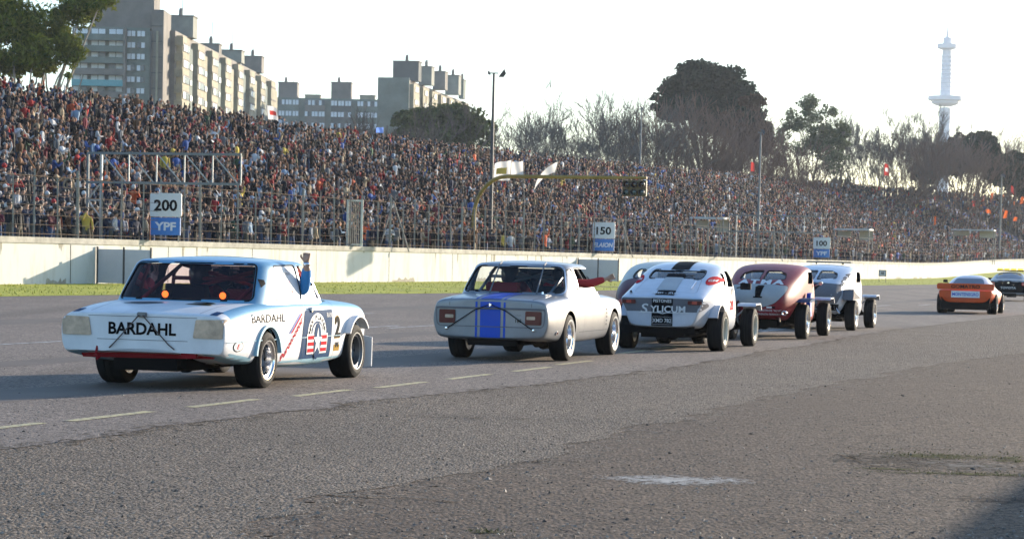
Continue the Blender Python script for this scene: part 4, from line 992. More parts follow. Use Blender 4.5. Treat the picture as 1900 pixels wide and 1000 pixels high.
# the rest of the crowd, thousands, as one mass of small whole figures
def lowpoly(seed, lod):
    rr=random.Random(seed); b=MB(); n=6 if lod==0 else 4
    def ell(c,rx,ry,rz,n_,m_,rings=3):
        v=[];f=[]
        v.append((c[0],c[1],c[2]+rz))
        for i in range(1,rings+1):
            a=math.pi*i/(rings+1)
            for k in range(n_): w_=2*math.pi*k/n_; v.append((c[0]+rx*math.sin(a)*math.cos(w_),c[1]+ry*math.sin(a)*math.sin(w_),c[2]+rz*math.cos(a)))
        v.append((c[0],c[1],c[2]-rz)); 
        for k in range(n_): f.append((0,1+k,1+(k+1)%n_))
        for i in range(rings-1):
            for k in range(n_): f.append((1+i*n_+k,1+(i+1)*n_+k,1+(i+1)*n_+(k+1)%n_,1+i*n_+(k+1)%n_))
        e=len(v)-1
        for k in range(n_): f.append((e,1+(rings-1)*n_+(k+1)%n_,1+(rings-1)*n_+k))
        b.add(v,f,m_)
    # torso rings
    R=[(.85,.15,.11),(1.05,.14,.105),(1.3,.20,.12),(1.42,.21,.10),(1.50,.07,.06)]
    v=[];f=[]
    for z,ry,rx in R:
        for k in range(n): w_=2*math.pi*(k+.5)/n; v.append((rx*math.cos(w_),ry*math.sin(w_),z))
    for i in range(len(R)-1):
        for k in range(n): f.append((i*n+k,i*n+(k+1)%n,(i+1)*n+(k+1)%n,(i+1)*n+k))
    f.append(tuple((len(R)-1)*n+k for k in range(n))); b.add(v,f,2)
    if lod==0 or 1:
        for sg in (1,-1): b.tube([(0,.1*sg,.9),(.02,.11*sg,.02)],[.085,.05],4,3,cap=False)
    ell((.02,0,1.62),.092,.08,.125,n,0,3 if lod==0 else 2)
    # hair cap sits on back and top
    ell((-.018,0,1.655),.095,.092,.115,n,1,3 if lod==0 else 2)
    pose=seed%5
    for sg in (1,-1):
        A={0:[(0,.21,1.42),(.02,.26,1.15),(.10,.24,.95)],1:[(0,.21,1.42),(.10,.25,1.2),(.28,.02,1.22)],2:[(0,.21,1.42),(.20,.24,1.32),(.17,.06,1.60)],3:[(0,.21,1.42),(.1,.27,1.62),(.12,.22,1.88)],4:[(0,.21,1.42),(.16,.24,1.22),(.36,.06,1.40)]}[pose if not (pose in(2,3) and sg<0) else 0]
        A=[(x,y*sg,z) for x,y,z in A]; b.tube(A[:2],[.06,.05],3 if lod else 4,2,cap=False); b.tube(A[1:],[.05,.036],3 if lod else 4,2,cap=False)
        h=A[2]; ell(h,.045,.045,.05,4,0,1)
    return np.array(b.v,float), b.f, np.array(b.m)
def build_mass(name, C, lod, lab):
    T=[]
    for q in range(5):
        v,f,m_=lowpoly(q,lod); fl=np.array([list(t)+[t[-1]]*(0) for t in f if len(t)==4]); f3=np.array([t for t in f if len(t)==3]); 
        vm=np.zeros(len(v),int)
        for t,mm in zip(f,m_):
            for i in t: vm[i]=mm
        T.append((v,f,vm))
    VA=[];CA=[];loops=[];tot=[];base=0
    for d,p,s,off,seat in C:
        v,f,vm=T[int(RG.integers(0,5))]; yaw=wang(s)+R_(-90)+RG.normal(.1,.45); sc=RG.uniform(.92,1.08); c_,s_=math.cos(yaw),math.sin(yaw)
        vv=np.empty_like(v); vv[:,0]=(v[:,0]*c_-v[:,1]*s_)*sc*1.05+p.x; vv[:,1]=(v[:,0]*s_+v[:,1]*c_)*sc*1.05+p.y; vv[:,2]=v[:,2]*sc+p.z
        pal=np.empty((4,3)); pal[0]=np.array((.36,.20,.13))*RG.uniform(.7,1.15); hr=RG.random()
        pal[1]=(.02,.015,.012) if hr<.74 else (.10,.06,.03) if hr<.83 else (.50,.50,.48) if hr<.90 else (.40,.03,.03) if hr<.93 else (.25,.24,.23)
        right=s>SG[1]; pal[2]=np.array(PAL[int(RG.choice(len(PAL),p=PW))][1])*RG.uniform(.7,1.3)
        if right and RG.random()<.08: pal[2]=(.8,.2,.03)
        pal[3]=((.018,.02,.028),(.06,.09,.16),(.13,.11,.075))[int(RG.integers(0,3))]
        VA.append(vv); CA.append(pal[vm]); 
        for t in f: loops.extend([i+base for i in t]); tot.append(len(t))
        base+=len(v)
    VA=np.concatenate(VA); CA=np.concatenate(CA); me=bpy.data.meshes.new(name); me.vertices.add(len(VA)); me.vertices.foreach_set('co',VA.ravel())
    me.loops.add(len(loops)); me.loops.foreach_set('vertex_index',loops); me.polygons.add(len(tot)); st=np.r_[0,np.cumsum(tot)[:-1]]
    me.polygons.foreach_set('loop_start',st); me.update(calc_edges=True); me.materials.append(m_crowd)
    ca=me.color_attributes.new('col','FLOAT_COLOR','POINT'); ca.data.foreach_set('color',np.c_[np.clip(CA,0,1),np.ones(len(CA))].astype(np.float32).ravel())
    me.polygons.foreach_set('use_smooth',[True]*len(tot))
    return tag(link(name,me),kind='stuff')
m_crowd=attr_mat('crowd clothes and skin','col',.85,.2)
print('crowd', len(cands))
near=[c for c in rest if c[0]<185]; far=[c for c in rest if c[0]>=185]
build_mass('crowd', near, 0, ''); build_mass('distant_crowd', far, 1, '')
# ============================================================ cars
def paint(name, col, rough=.5, coat=.12, metal=0., var=.12): return mat(name, col, rough, metal=metal, coat=coat, var=var, vs=2.5, bump=.03, bs=30, spec=.28 if coat else .03)
mp_white=paint('chalky white paint',(.68,.68,.69)); mp_blue=paint('steel blue paint',(.13,.31,.47),.4,metal=.1); mp_blued=paint('dark blue paint',(.02,.06,.14),.65,0.); mp_lblue=paint('pale blue paint',(.30,.50,.60))
mp_silver=paint('silver paint',(.23,.24,.26),.38,metal=.4,coat=.2); mp_stripe=paint('blue stripe paint',(.01,.07,.46),.55,.05); mp_red=paint('deep red paint',(.22,.005,.013),.5,.05); mp_cream=paint('cream paint',(.50,.50,.44)); mp_plum=paint('dark plum paint',(.07,.008,.02))
mp_orange=paint('orange paint',(.62,.075,.008),.45); mp_black=paint('black paint',(.006,.006,.008),.6,0.); mp_grey=paint('flat grey paint',(.14,.14,.155),.6,coat=0.); mp_sw=paint('silver white paint',(.50,.53,.59),.40,metal=.2,coat=.3)
m_tyre=mat('tyre rubber',(.009,.009,.010),.8,spec=.2,var=.4,vs=6,bump=.2,bs=60); m_int=mat('dark cabin',(.015,.015,.017),.9,spec=.1); m_well=mat('wheel well',(.006,.006,.006),.95,spec=.05); m_chrome=mat('polished metal',(.75,.75,.76),.18,metal=1.); m_rimg=mat('dull rim metal',(.16,.165,.175),.5,metal=.7); m_rimb=mat('black rim',(.02,.02,.022),.4)
m_lamp=mat('red lens',(.38,.03,.015),.3,coat=.2); m_lampd=mat('dark red lens',(.09,.008,.006),.35,coat=.1,spec=.3); m_tape=mat('cream masking tape',(.56,.41,.29),.8,var=.35,vs=7,bump=.3,bs=20); m_rubber=mat('black trim',(.008,.008,.009),.7,spec=.15); m_cord=mat('tie cord',(.09,.06,.05),.8)
m_cage=mat('red roll cage',(.30,.02,.02),.5); m_cageg=mat('grey roll cage',(.22,.24,.26),.4,metal=.5); m_seat=mat('seat cloth',(.02,.02,.024),.9,spec=.1); m_redcloth=mat('red cloth',(.42,.02,.02),.85,bump=.3,bs=14); m_bluecloth=mat('bright blue sleeve',(.035,.22,.52),.85,bump=.3,bs=14); m_glass=glass_mat('window glass',(.80,.84,.86)); m_glassr=glass_mat('tinted window',(.74,.60,.66),op=.05,opcol=(.12,.07,.09)); m_under=mat('greasy underside',(.008,.007,.007),.9,spec=.08); m_redtrim=mat('red valance',(.22,.006,.012),.7,spec=.2); m_gold=mat('gold paint',(.40,.24,.05),.8,spec=.03); m_plate=mat('plate black',(.006,.006,.006),.7,spec=.1); m_txtw=mat('white script',(.66,.66,.66),.8,spec=.05); m_txtk=mat('black script',(.004,.004,.005),.8,spec=.08); m_txtr=mat('red script',(.50,.025,.035),.8,spec=.03)
m_glow=mat('lit amber lamp',(.9,.3,.05),.3,emit=(1.,.16,.02),es=1.5); m_helmet=mat('helmet shell',(.03,.03,.035),.3,coat=.8)

def loft(stations, matf, ncre=(), scre=(), level=2, mats=None):
    K=len(stations[0][1]); N=2*K-2; bm=bmesh.new(); cl=bm.edges.layers.float.new('crease_edge'); R=[]
    for x,pr in stations:
        ring=[bm.verts.new((x,-y,z)) for y,z in pr]+[bm.verts.new((x,y,z)) for y,z in pr[-2:0:-1]]; R.append(ring)
    rj=lambda k: k if k<K else N-k
    for i in range(len(R)-1):
        for k in range(N):
            k2=(k+1)%N; f=bm.faces.new((R[i][k],R[i][k2],R[i+1][k2],R[i+1][k])); f.material_index=matf(i,min(rj(k),rj(k2)))
    for ii in (0,len(R)-1):
        r=R[ii]
        for k in range(K-1):
            a,b_,c,d=r[k],r[k+1],r[(N-k-1)%N],r[(N-k)%N]; vs=[]
            for q in (a,b_,c,d):
                if q not in vs: vs.append(q)
            if len(vs)>2: f=bm.faces.new(vs); f.material_index=matf(-1 if ii==0 else 99,k)
    bm.edges.ensure_lookup_table()
    idx={}
    for i,r in enumerate(R):
        for k,v in enumerate(r): idx[v]=(i,k)
    for e in bm.edges:
        (i1,k1),(i2,k2)=idx[e.verts[0]],idx[e.verts[1]]
        if i1!=i2 and k1==k2 and rj(k1) in dict(ncre): e[cl]=dict(ncre)[rj(k1)]
        if i1==i2 and i1 in dict(scre) and (abs(k1-k2)==1 or abs(k1-k2)==N-1): e[cl]=dict(scre)[i1]
    bmesh.ops.recalc_face_normals(bm,faces=bm.faces[:]); me=bpy.data.meshes.new('l'); bm.to_mesh(me); bm.free()
    for m_ in mats: me.materials.append(m_)
    o=bpy.data.objects.new('l',me); COL.objects.link(o); sb=o.modifiers.new('s','SUBSURF'); sb.levels=level; out=eval_mesh(o); bpy.data.objects.remove(o); return out
def ghouse(x0r,x0f,w0,z0,x1r,x1f,w1,z1,crown=.04,n=5.5,mats=(None,),drop=.03,N=80,rr=.055):
    v=[];f=[];rings=[]
    def ring(xr,xf,w_,z,zf=0):
        cx=(xr+xf)/2; hx=(xf-xr)/2; o=[]
        for k in range(N):
            a=2*math.pi*k/N; c,s_=math.cos(a),math.sin(a); o.append((cx+hx*math.copysign(abs(c)**(2/n),c), w_*math.copysign(abs(s_)**(2/n),s_), z))
        return o
    L=10
    for i in range(L+1):
        t=i/L; z=z0-drop+(z1-rr-(z0-drop))*t; q=(z-z0)/(z1-z0); q2=q+.10*math.sin(math.pi*max(0,min(1,q)))*-1
        rings.append(ring(x0r+(x1r-x0r)*q,x0f+(x1f-x0f)*q,w0+(w1-w0)*q2,z))
    for a in (20,40,60,80):
        i_=rr*(1-math.cos(R_(a)))*1.3; q=(z1-rr-z0)/(z1-z0); dz=rr*math.sin(R_(a)); q=q+(dz/(z1-z0))
        rings.append(ring(x0r+(x1r-x0r)*q+i_,x0f+(x1f-x0f)*q-i_,w0+(w1-w0)*q-i_,z1-rr+dz))
    last=rings[-1]; cx=(x1r+x1f)/2; zl=last[0][2]
    for sc in (.9,.72,.5,.25):
        rings.append([(cx+(x-cx)*sc,y*sc,zl+crown*(1-sc*sc)) for x,y,z in last])
    for r in rings: v+=r
    for i in range(len(rings)-1):
        for k in range(N): f.append((i*N+k,i*N+(k+1)%N,(i+1)*N+(k+1)%N,(i+1)*N+k))
    f.append(tuple(range(N))[::-1]); v.append((cx,0,zl+crown)); e=len(v)-1; b0=(len(rings)-1)*N
    for k in range(N): f.append((b0+k,b0+(k+1)%N,e))
    me=me_from('g',v,f,list(mats)); bm=bmesh.new(); bm.from_mesh(me); bmesh.ops.recalc_face_normals(bm,faces=bm.faces[:]); bm.to_mesh(me); bm.free(); return me
def rp(pts, r=.03, n=4):
    """polygon with rounded corners"""
    out=[]; N=len(pts)
    for i in range(N):
        p=Vector(pts[i]); a=Vector(pts[i-1])-p; b_=Vector(pts[(i+1)%N])-p; rr=min(r,a.length*.45,b_.length*.45); A=p+a.normalized()*rr; B_=p+b_.normalized()*rr
        for k in range(n+1): t=k/n; q=A*(1-t)**2+p*2*t*(1-t)+B_*t*t; out.append((q.x,q.y))
    return out
def mir(pts): return [(-x,y) for x,y in pts][::-1]
class Car:
    def __init__(s, name, label, cat, px, py, az, track, group=None):
        s.h=Vector((math.sin(az),math.cos(az),0)); s.r=Vector((s.h.y,-s.h.x,0)); c=G(px,py); o=c-s.r*track/2
        s.t=thing(name,label,cat,(o.x,o.y,0),math.pi/2-az,group); s.o=o; s.az=az; s.tr=track
    def world(s,p): return s.o+s.h*p[0]-s.r*p[1]+Vector((0,0,p[2]))
    def put(s,name,me,parent=None): return link(name,me,parent or s.t)
    def mb(s,name,b,mats,parent=None,**k): return b.obj(name,mats,parent or s.t,**k)
    def decal(s, bvh, m2, plane, mt, name='marking', off=.004, step=.05, thick=0., parent=None):
        v,f=slice2d(m2,step); P3=[]
        for u,w_ in v:
            st,d={'rear':(Vector((-9,-u,w_)),Vector((1,0,0))),'front':(Vector((9,-u,w_)),Vector((-1,0,0))),'right':(Vector((u,-9,w_)),Vector((0,1,0))),'left':(Vector((u,9,w_)),Vector((0,-1,0))),'top':(Vector((w_,-u,9)),Vector((0,0,-1)))}[plane]
            h=bvh.ray_cast(st,d)
            P3.append(None if h[0] is None else h[0]+(h[1] if h[1].dot(d)<0 else -h[1])*off)
        f=[q for q in f if all(P3[i] is not None for i in q)]
        if not f: return None
        use=sorted({i for q in f for i in q}); mp={i:k for k,i in enumerate(use)}
        me=me_from(name,[P3[i] for i in use],[tuple(mp[i] for i in q) for q in f],mt)
        bm=bmesh.new(); bm.from_mesh(me); bmesh.ops.remove_doubles(bm,verts=bm.verts[:],dist=1e-5); bm.normal_update()
        dd={'rear':Vector((1,0,0)),'front':Vector((-1,0,0)),'right':Vector((0,1,0)),'left':Vector((0,-1,0)),'top':Vector((0,0,-1))}[plane]
        fl=[q for q in bm.faces if q.normal.dot(dd)>0]; bmesh.ops.reverse_faces(bm,faces=fl) if fl else None
        if thick:
            g=bmesh.ops.extrude_face_region(bm,geom=bm.faces[:]); 
            for q in [q for q in g['geom'] if isinstance(q,bmesh.types.BMVert)]: q.co-=dd*thick
            bmesh.ops.recalc_face_normals(bm,faces=bm.faces[:])
        bm.to_mesh(me); bm.free(); smooth_me(me,40); return link(name,me,parent or s.t)
    def wheel(s,x,y,R,wd,rim='dish',rimm=None,lip=None,camber=0.,steer=0.,white=0.,rr=.62):
        sg=-1 if y<0 else 1; rim_r=R*rr; w2=wd/2
        M_=Matrix.Translation((x,y,R*math.cos(camber)))@Matrix.Rotation(steer,4,'Z')@Matrix.Rotation(camber*(-sg),4,'X')@Matrix.Diagonal((1,sg,1,1))
        rimm=rimm or m_rimg; lip=lip or rimm
        b=MB(); b.lathe([(rim_r*.5,-w2*.6),(rim_r*.5,w2*.1),(.03,w2*.12),(.03,-w2*.6)],20,0,'Y',M_,closed=True); wo=s.mb('wheel',b,[m_under],angle=40)
        b=MB(); b.lathe([(rim_r,-w2*.92),(rim_r+.02,-w2),(R-.045,-w2*1.02),(R-.012,-w2*.9),(R,-w2*.72),(R+.001,-w2*.25),(R-.006,-w2*.23),(R-.006,-w2*.2),(R+.001,-w2*.18),(R+.001,w2*.18),(R-.006,w2*.2),(R-.006,w2*.23),(R+.001,w2*.25),(R,w2*.72),(R-.012,w2*.9),(R-.045,w2*1.03),(rim_r+.045,w2*1.06),(rim_r+.012,w2*1.0),(rim_r,w2*.92)],48,0,'Y',M_,closed=True)
        ty=s.mb('tyre',b,[m_tyre],wo,angle=35)
        if white: b=MB(); b.lathe([(rim_r+.014,w2*1.005),(rim_r+.014+white,w2*1.065)],48,0,'Y',M_@Matrix.Translation((0,.003,0))); b.f=b.f[:48]; b.m=b.m[:48]; s.mb('white_wall',b,[mat('white tyre band',(.5,.5,.48),.7,var=.3)],wo,smooth=True)
        b=MB(); b.lathe([(rim_r+.006,w2*.98),(rim_r+.010,w2*1.01),(rim_r-.004,w2*1.0),(rim_r-.012,w2*.86),(rim_r-.035,w2*.80),(rim_r-.045,w2*.25),(rim_r-.06,w2*.15),(rim_r-.06,-w2*.9),(rim_r+.0,-w2*.9)],48,1,'Y',M_,closed=True)
        yd=w2*(.12 if rim!='flat' else .45)
        if rim=='spoke':
            for k in range(5):
                a=2*math.pi*k/5+.3; T=M_@Matrix.Rotation(a,4,'Y')
                b.add([(-.035,yd-.03,.03),(.035,yd-.03,.03),(.045,yd-.02,rim_r-.04),(-.045,yd-.02,rim_r-.04),(-.03,yd+.025,.03),(.03,yd+.025,.03),(.035,yd+.03,rim_r-.04),(-.035,yd+.03,rim_r-.04)],[(0,1,2,3),(4,7,6,5),(0,4,5,1),(1,5,6,2),(2,6,7,3),(3,7,4,0)],0,T)
            b.lathe([(.0,yd+.05),(.04,yd+.05),(.06,yd+.02),(.06,yd-.04),(0,yd-.04)],16,0,'Y',M_)
        else:
            b.lathe([(0,yd+.04),(.035,yd+.04),(.05,yd+.015),(rim_r*.45,yd+.012),(rim_r*.55,yd+.035),(rim_r*.72,yd+.03),(rim_r-.05,yd-.01),(rim_r-.05,yd-.03),(0,yd-.03)],40,0,'Y',M_)
            for k in range(8):   # vent slots
                a=2*math.pi*k/8; b.lathe([(0,0.001),(.017,0),(.017,-.004),(0,-.004)],8,2,'Y',M_@Matrix.Rotation(a,4,'Y')@Matrix.Translation((rim_r*.64,yd+.036,0)))
            for k in range(5):
                a=2*math.pi*k/5; b.lathe([(0,.014),(.009,.012),(.009,0),(0,0)],6,1,'Y',M_@Matrix.Rotation(a,4,'Y')@Matrix.Translation((rim_r*.26,yd+.014,0)))
        s.mb('rim',b,[rimm,lip,m_well],wo,angle=35); return wo
    def cutwells(s, me, wheels, inner=.42, r=.06):
        b=MB()
        for x,y,R in wheels:
            sg=-1 if y<0 else 1; b.lathe([(0,inner*sg),(R+r,inner*sg),(R+r,1.3*sg),(0,1.3*sg)][::1],32,0,'Y',Matrix.Translation((x,0,R+.01)))
        c=b.mesh('c',[m_well],fix=True); return boolean(me,c)
    def arch(s,x,z,r,y0,y1,a0,a1,mt,name='wheel_arch',th=.018,flare=0.,parent=None):
        v=[];f=[];n=18
        for k in range(n+1):
            a=R_(a0+(a1-a0)*k/n); c,d=math.cos(a),math.sin(a)
            for rr_,yy in ((r,y0),(r+flare,y1),(r+flare+th,y1),(r+th,y0)): v.append((x+rr_*c,yy,z+rr_*d))
        for k in range(n):
            for q in range(4): q2=(q+1)%4; f.append((k*4+q,k*4+q2,(k+1)*4+q2,(k+1)*4+q))
        f+= [(0,1,2,3),(n*4+3,n*4+2,n*4+1,n*4)]
        b=MB(); b.add(v,f); return s.mb(name,b,[mt],parent,angle=35)
def area(me): return sum(p.area for p in me.polygons)
def safe_cut(me, poly, d0, d1, ax):
    a0=area(me); cutarea=0
    for k in range(10):
        if k==3:
            bm=bmesh.new(); bm.from_mesh(me); bmesh.ops.remove_doubles(bm,verts=bm.verts[:],dist=2e-4); bmesh.ops.dissolve_degenerate(bm,edges=bm.edges[:],dist=2e-4); bmesh.ops.triangulate(bm,faces=bm.faces[:]); bm.to_mesh(me); bm.free(); a0=area(me)
        j=.0013*k; b=MB(); b.prism([(x*(1+j*.5)+j*.31,y+j*.7) for x,y in poly],d0-j,d1+j,ax); r=boolean(me,b.mesh('c',[m_int]))
        if area(r)>a0*.74 and len(r.polygons)>50: return r
        print('retry',ax,d0,k,round(area(r),3),round(a0,3))
    print('CUT FAILED',ax,a0,area(r)); return me
def shell(outer, inner, cuts):
    me=boolean(outer,inner)
    for ax,poly,d0,d1 in cuts: me=safe_cut(me,poly,d0,d1,ax)
    return smooth_me(me,34)
def seat(car,x,y,z0=.45,h=.62,mt=None,name='seat'):
    b=MB(); b.prism(rp([(0,0),(.5,.0),(.5,.12),(.12,.14),(-.10,h),(-.22,h),(-.14,.1)],.05),-.23,.23,'Y',M=Matrix.Translation((x,y,z0))); return car.mb(name,b,[mt or m_seat],angle=30)
def cage(car,xb,w_,zt,z0,mt,xf=1.9,xs=-.2):
    b=MB(); t=.022
    hoop=[(xb,w_,z0),(xb,w_-.02,zt-.14),(xb,w_-.12,zt-.02),(xb,-w_+.12,zt-.02),(xb,-w_+.02,zt-.14),(xb,-w_,z0)]
    b.tube(hoop,t,8); b.tube([(xb,w_,z0+.05),(xb,-w_+.1,zt-.04)],t,8); b.tube([(xb+.05,-w_,z0+.05),(xb+.05,w_-.1,zt-.04)],t,8)
    for sg in (1,-1):
        b.tube([(xb,sg*(w_-.12),zt-.02),(xf-.45,sg*(w_-.14),zt-.02),(xf,sg*(w_-.02),z0)],t,8); b.tube([(xb,sg*(w_-.1),zt-.05),(xs,sg*(w_-.12),z0)],t,8)
    b.tube([(xb,w_-.02,z0+.22),(xb,-w_+.02,z0+.22)],t,8)
    return car.mb('roll_cage',b,[mt],smooth=True)
def steering(car,x,y,z):
    b=MB(); M_=Matrix.Translation((x,y,z))@Matrix.Rotation(R_(70),4,'Y'); c=[(.18*math.cos(k*.2618),.18*math.sin(k*.2618),0) for k in range(25)]; b.tube([M_@Vector(q) for q in c],.014,6,cap=False)
    for a in (0,2.1,4.2): b.tube([M_@Vector((0,0,-.02)),M_@Vector((.17*math.cos(a),.17*math.sin(a),0))],.01,5)
    b.tube([M_@Vector((0,0,0)),M_@Vector((0,0,-.5))] if 0 else [(x,y,z),(x+.45,y,z-.12)],.02,6); return car.mb('steering_wheel',b,[m_rubber],smooth=True)
def underside(car,R,tr,x0,x1,exh=True,yex=.3):
    b=MB(); b.tube([(0,-tr/2+.1,R),(0,tr/2-.1,R)],.05,8); b.lathe([(0,-.14),(.1,-.12),(.15,-.03),(.15,.03),(.1,.12),(0,.14)],14,0,'Y',Matrix.Translation((0,0,R-.02))); car.mb('rear_axle',b,[m_under],angle=40)
    b=MB(); b.box(((x0+x1)/2,0,R*.85),(abs(x1-x0),.7,.12)); b.box((x0+.35,-.1,R-.02),(.5,.62,.12)); b.tube([(x1-.6,.0,R*.8),(0,0,R)],.045,8); b.box((x1*.8,0,R*.72),(.5,.4,.2)); car.mb('chassis',b,[m_under])
    if exh: b=MB(); b.tube([(x1-1,yex,R*.62),(.3,yex,R*.6),(-.1,yex,R*.95),(x0+.1,yex,R*.85)],.035,8); b.lathe([(.0,-.25),(.08,-.22),(.08,.22),(0,.25)],12,0,'X',Matrix.Translation((.9,yex,R*.62))); car.mb('exhaust',b,[m_under],angle=40)
    for y in (-tr/2+.25,tr/2-.25): b=MB(); b.tube([(-.55,y,R*1.0),(-.3,y,R*.86),(0,y,R*.84),(.4,y,R*.9),(.6,y,R*1.1)],.022,5); b.tube([(-.1,y*.9,R*.85),(-.05,y*.85,R*1.8)],.025,6); car.mb('leaf_spring',b,[m_under])

def seated(car, x, y, top, suit, helmet=None, hair=None, arm=None, label='', z0=.50, rest=False, group=None, skinm=None):
    """whole seated person as one continuous figure; arm = dict of shoulder-side joints with fingers"""
    H=top
    J={'pelvis':((x,y,z0),(.16,.13)),'waist':((x-.06,y,z0+.17),(.15,.11)),'chest':((x-.12,y,z0+.40),(.18,.12)),'neck':((x-.12,y,H-.24),.052),'head':((x-.09,y,H-.13),(.082,.092)),'crown':((x-.095,y,H-.05),(.075,.085)),
       'shl':((x-.12,y+.18,z0+.47),.062),'shr':((x-.12,y-.18,z0+.47),.062)}
    E=[('pelvis','waist'),('waist','chest'),('chest','neck'),('neck','head'),('head','crown'),('chest','shl'),('chest','shr')]; Rg={e:1 for e in E}; Rg[('neck','head')]=0; Rg[('head','crown')]=0
    def limb(ns,g):
        for a,b_ in zip(ns[:-1],ns[1:]): E.append((a,b_)); Rg[(a,b_)]=g
    def fingers(pre,h,fwd,side,curl,ln=.075):
        h=Vector(h); fwd=Vector(fwd).normalized(); side=Vector(side).normalized(); nn=fwd.cross(side).normalized()
        for i,(o,l) in enumerate(((-.032,.92),(-.011,1.0),(.011,.95),(.032,.78))):
            a=h+side*o+fwd*.035; c=curl[i] if isinstance(curl,(list,tuple)) else curl
            p1=a+(fwd*math.cos(c*.5)+nn*math.sin(c*.5))*ln*.5*l; p2=p1+(fwd*math.cos(c*1.3)+nn*math.sin(c*1.3))*ln*.35*l; p3=p2+(fwd*math.cos(c*2)+nn*math.sin(c*2))*ln*.25*l
            nm=[f'{pre}f{i}{k}' for k in range(4)]
            for q,pp,r in zip(nm,(a,p1,p2,p3),(.012,.0105,.0095,.008)): J[q]=(tuple(pp),r)
            limb([pre]+nm,0)
        a=h-side*.04+fwd*-.005; t1=a-side*.022+fwd*.022; t2=t1+fwd*.028+nn*.012
        for q,pp,r in zip(('a','b','c'),(a,t1,t2),(.014,.012,.0095)): J[pre+'t'+q]=(tuple(pp),r)
        limb([pre,pre+'ta',pre+'tb',pre+'tc'],0)
    def hand(s,el,wr,pa,fwd,side,curl,sh=None):
        if sh: J['sh'+s]=(sh,.062)
        J['el'+s]=(el,.070); w0=Vector(el)*.12+Vector(wr)*.88; J['cu'+s]=(tuple(w0),.053); J['wr'+s]=(wr,(.034,.028)); J['pa'+s]=(pa,(.046,.030))
        limb(['sh'+s,'el'+s,'cu'+s],1); limb(['cu'+s,'wr'+s,'pa'+s],0); fingers('pa'+s,pa,fwd,side,curl)
    hand('l',(x+.10,y+.26,z0+.27),(x+.36,y+.16,z0+.38),(x+.43,y+.14,z0+.40),(1,0,.1),(0,1,0),.7)
    if arm: hand('r',*arm)
    else: hand('r',(x+.10,y-.26,z0+.27),(x+.36,y-.12,z0+.38),(x+.43,y-.10,z0+.40),(1,0,.1),(0,-1,0),.7)
    for s,sg in (('l',1),('r',-1)):
        J['hi'+s]=((x+.06,y+.10*sg,z0),.088); J['kn'+s]=((x+.48,y+.12*sg,z0+.10),.062); J['an'+s]=((x+.80,y+.10*sg,z0-.16),.045); J['to'+s]=((x+.92,y+.11*sg,z0-.10),.038)
        limb(['pelvis','hi'+s,'kn'+s,'an'+s],2); limb(['an'+s,'to'+s],3)
    me=skin_figure('person',J,E,[skinm or m_skin,suit,m_tr[0],m_shoe],Rg,2)
    o=link('person',me,None,car.t.location,(0,0,car.t.rotation_euler[2])); tag(o,label,'person',group)
    b=MB(); head_onto(b,(x-.085,y,H-.09),0,1.05,False,helmet=bool(helmet))
    link('helmet' if helmet else 'hair', b.mesh('h',[helmet or hair or m_hair],smooth=True), o)
    return o

# ------------------------------------------------------------ saloon family
def saloon(car, st, gh, mats, rear_win, side_wins, front_win, wheels, matf, mats_l, ncre, scre, glass=None, well_r=.05):
    body=loft(st,matf,ncre,scre,2,mats_l); bv=bvh_of(body)
    body=smooth_me(car.cutwells(body,wheels,r=well_r),34); bo=car.put('body',body)
    out=ghouse(*gh,mats=(mats,)); a=list(gh); e=.04
    inn=ghouse(a[0]+e,a[1]-e,a[2]-e,a[3],a[4]+e,a[5]-e,a[6]-e,a[7]-.035,mats=(m_int,),drop=.4)
    gv=bvh_of(out)
    cuts=[('X',[(-u,z) for u,z in rear_win][::-1],-1.2,(gh[0]+gh[4])/2+.45),('X',front_win,(gh[1]+gh[5])/2-.35,4)]
    for sw in side_wins: cuts+= [('Y',sw,-1.5,-.42),('Y',sw,.42,1.5)]
    g=shell(out,inn,cuts); go=car.put('roof',g)
    return bo,go,bv,gv
def prof_s(w_,zb,zs,zt,cr=.10,flat=.55,sl=.17):
    return [(0,zb),(w_*.8,zb),(w_-.045,zb+.02),(w_-.008,zb+.13),(w_,zs-sl),(w_-.008,zs-cr),(w_-.04,zs-.025),(w_-.12,zs+.008),(w_*flat,zt),(0,zt+.01)]
# ============================================================ 1. blue and white saloon
AZ1=R_(15.7)
c1=Car('race_car','blue and white racing saloon lettered BARDAHL with a raised fist at its window','racing car',472,719,AZ1,1.56)
def prof_tail(*a,lift=.08):
    p=prof_s(*a); p[0]=(0,p[0][1]+lift); p[1]=(p[1][0]*1.02,p[1][1]+lift*.8); return p
st=[(-1.14,prof_tail(.90,.345,.755,.765,.07)),(-1.125,prof_tail(.908,.33,.768,.78,.08)),(-1.02,prof_tail(.918,.30,.785,.80)),(-.6,prof_s(.925,.27,.845,.865)),(0,prof_s(.925,.22,.885,.90)),(.7,prof_s(.925,.18,.90,.905)),(1.5,prof_s(.92,.18,.90,.905)),(2.15,prof_s(.91,.19,.885,.925)),(2.8,prof_s(.895,.24,.865,.905)),(3.3,prof_s(.86,.28,.83,.86)),(3.45,prof_s(.80,.34,.79,.81)),(3.48,prof_s(.74,.40,.75,.77))]
def mf1(i,k):
    if k<=0: return 0
    if i==-1: return 0
    if k in (5,6): return 1 if i>=2 else 0
    if k==1 and i>=1: return 2
    if k>=7: return 0 if i<4 else (3 if 3<i<7 else 1)
    return 0
W1=[(0,-.785,.30),(0,.785,.30),(2.78,-.785,.31),(2.78,.785,.31)]
rw=rp([(-.75,.915),(.75,.915),(.675,1.285),(-.675,1.285)],.05)
fw_=rp([(-.72,.93),(.72,.93),(.64,1.27),(-.64,1.27)],.05)
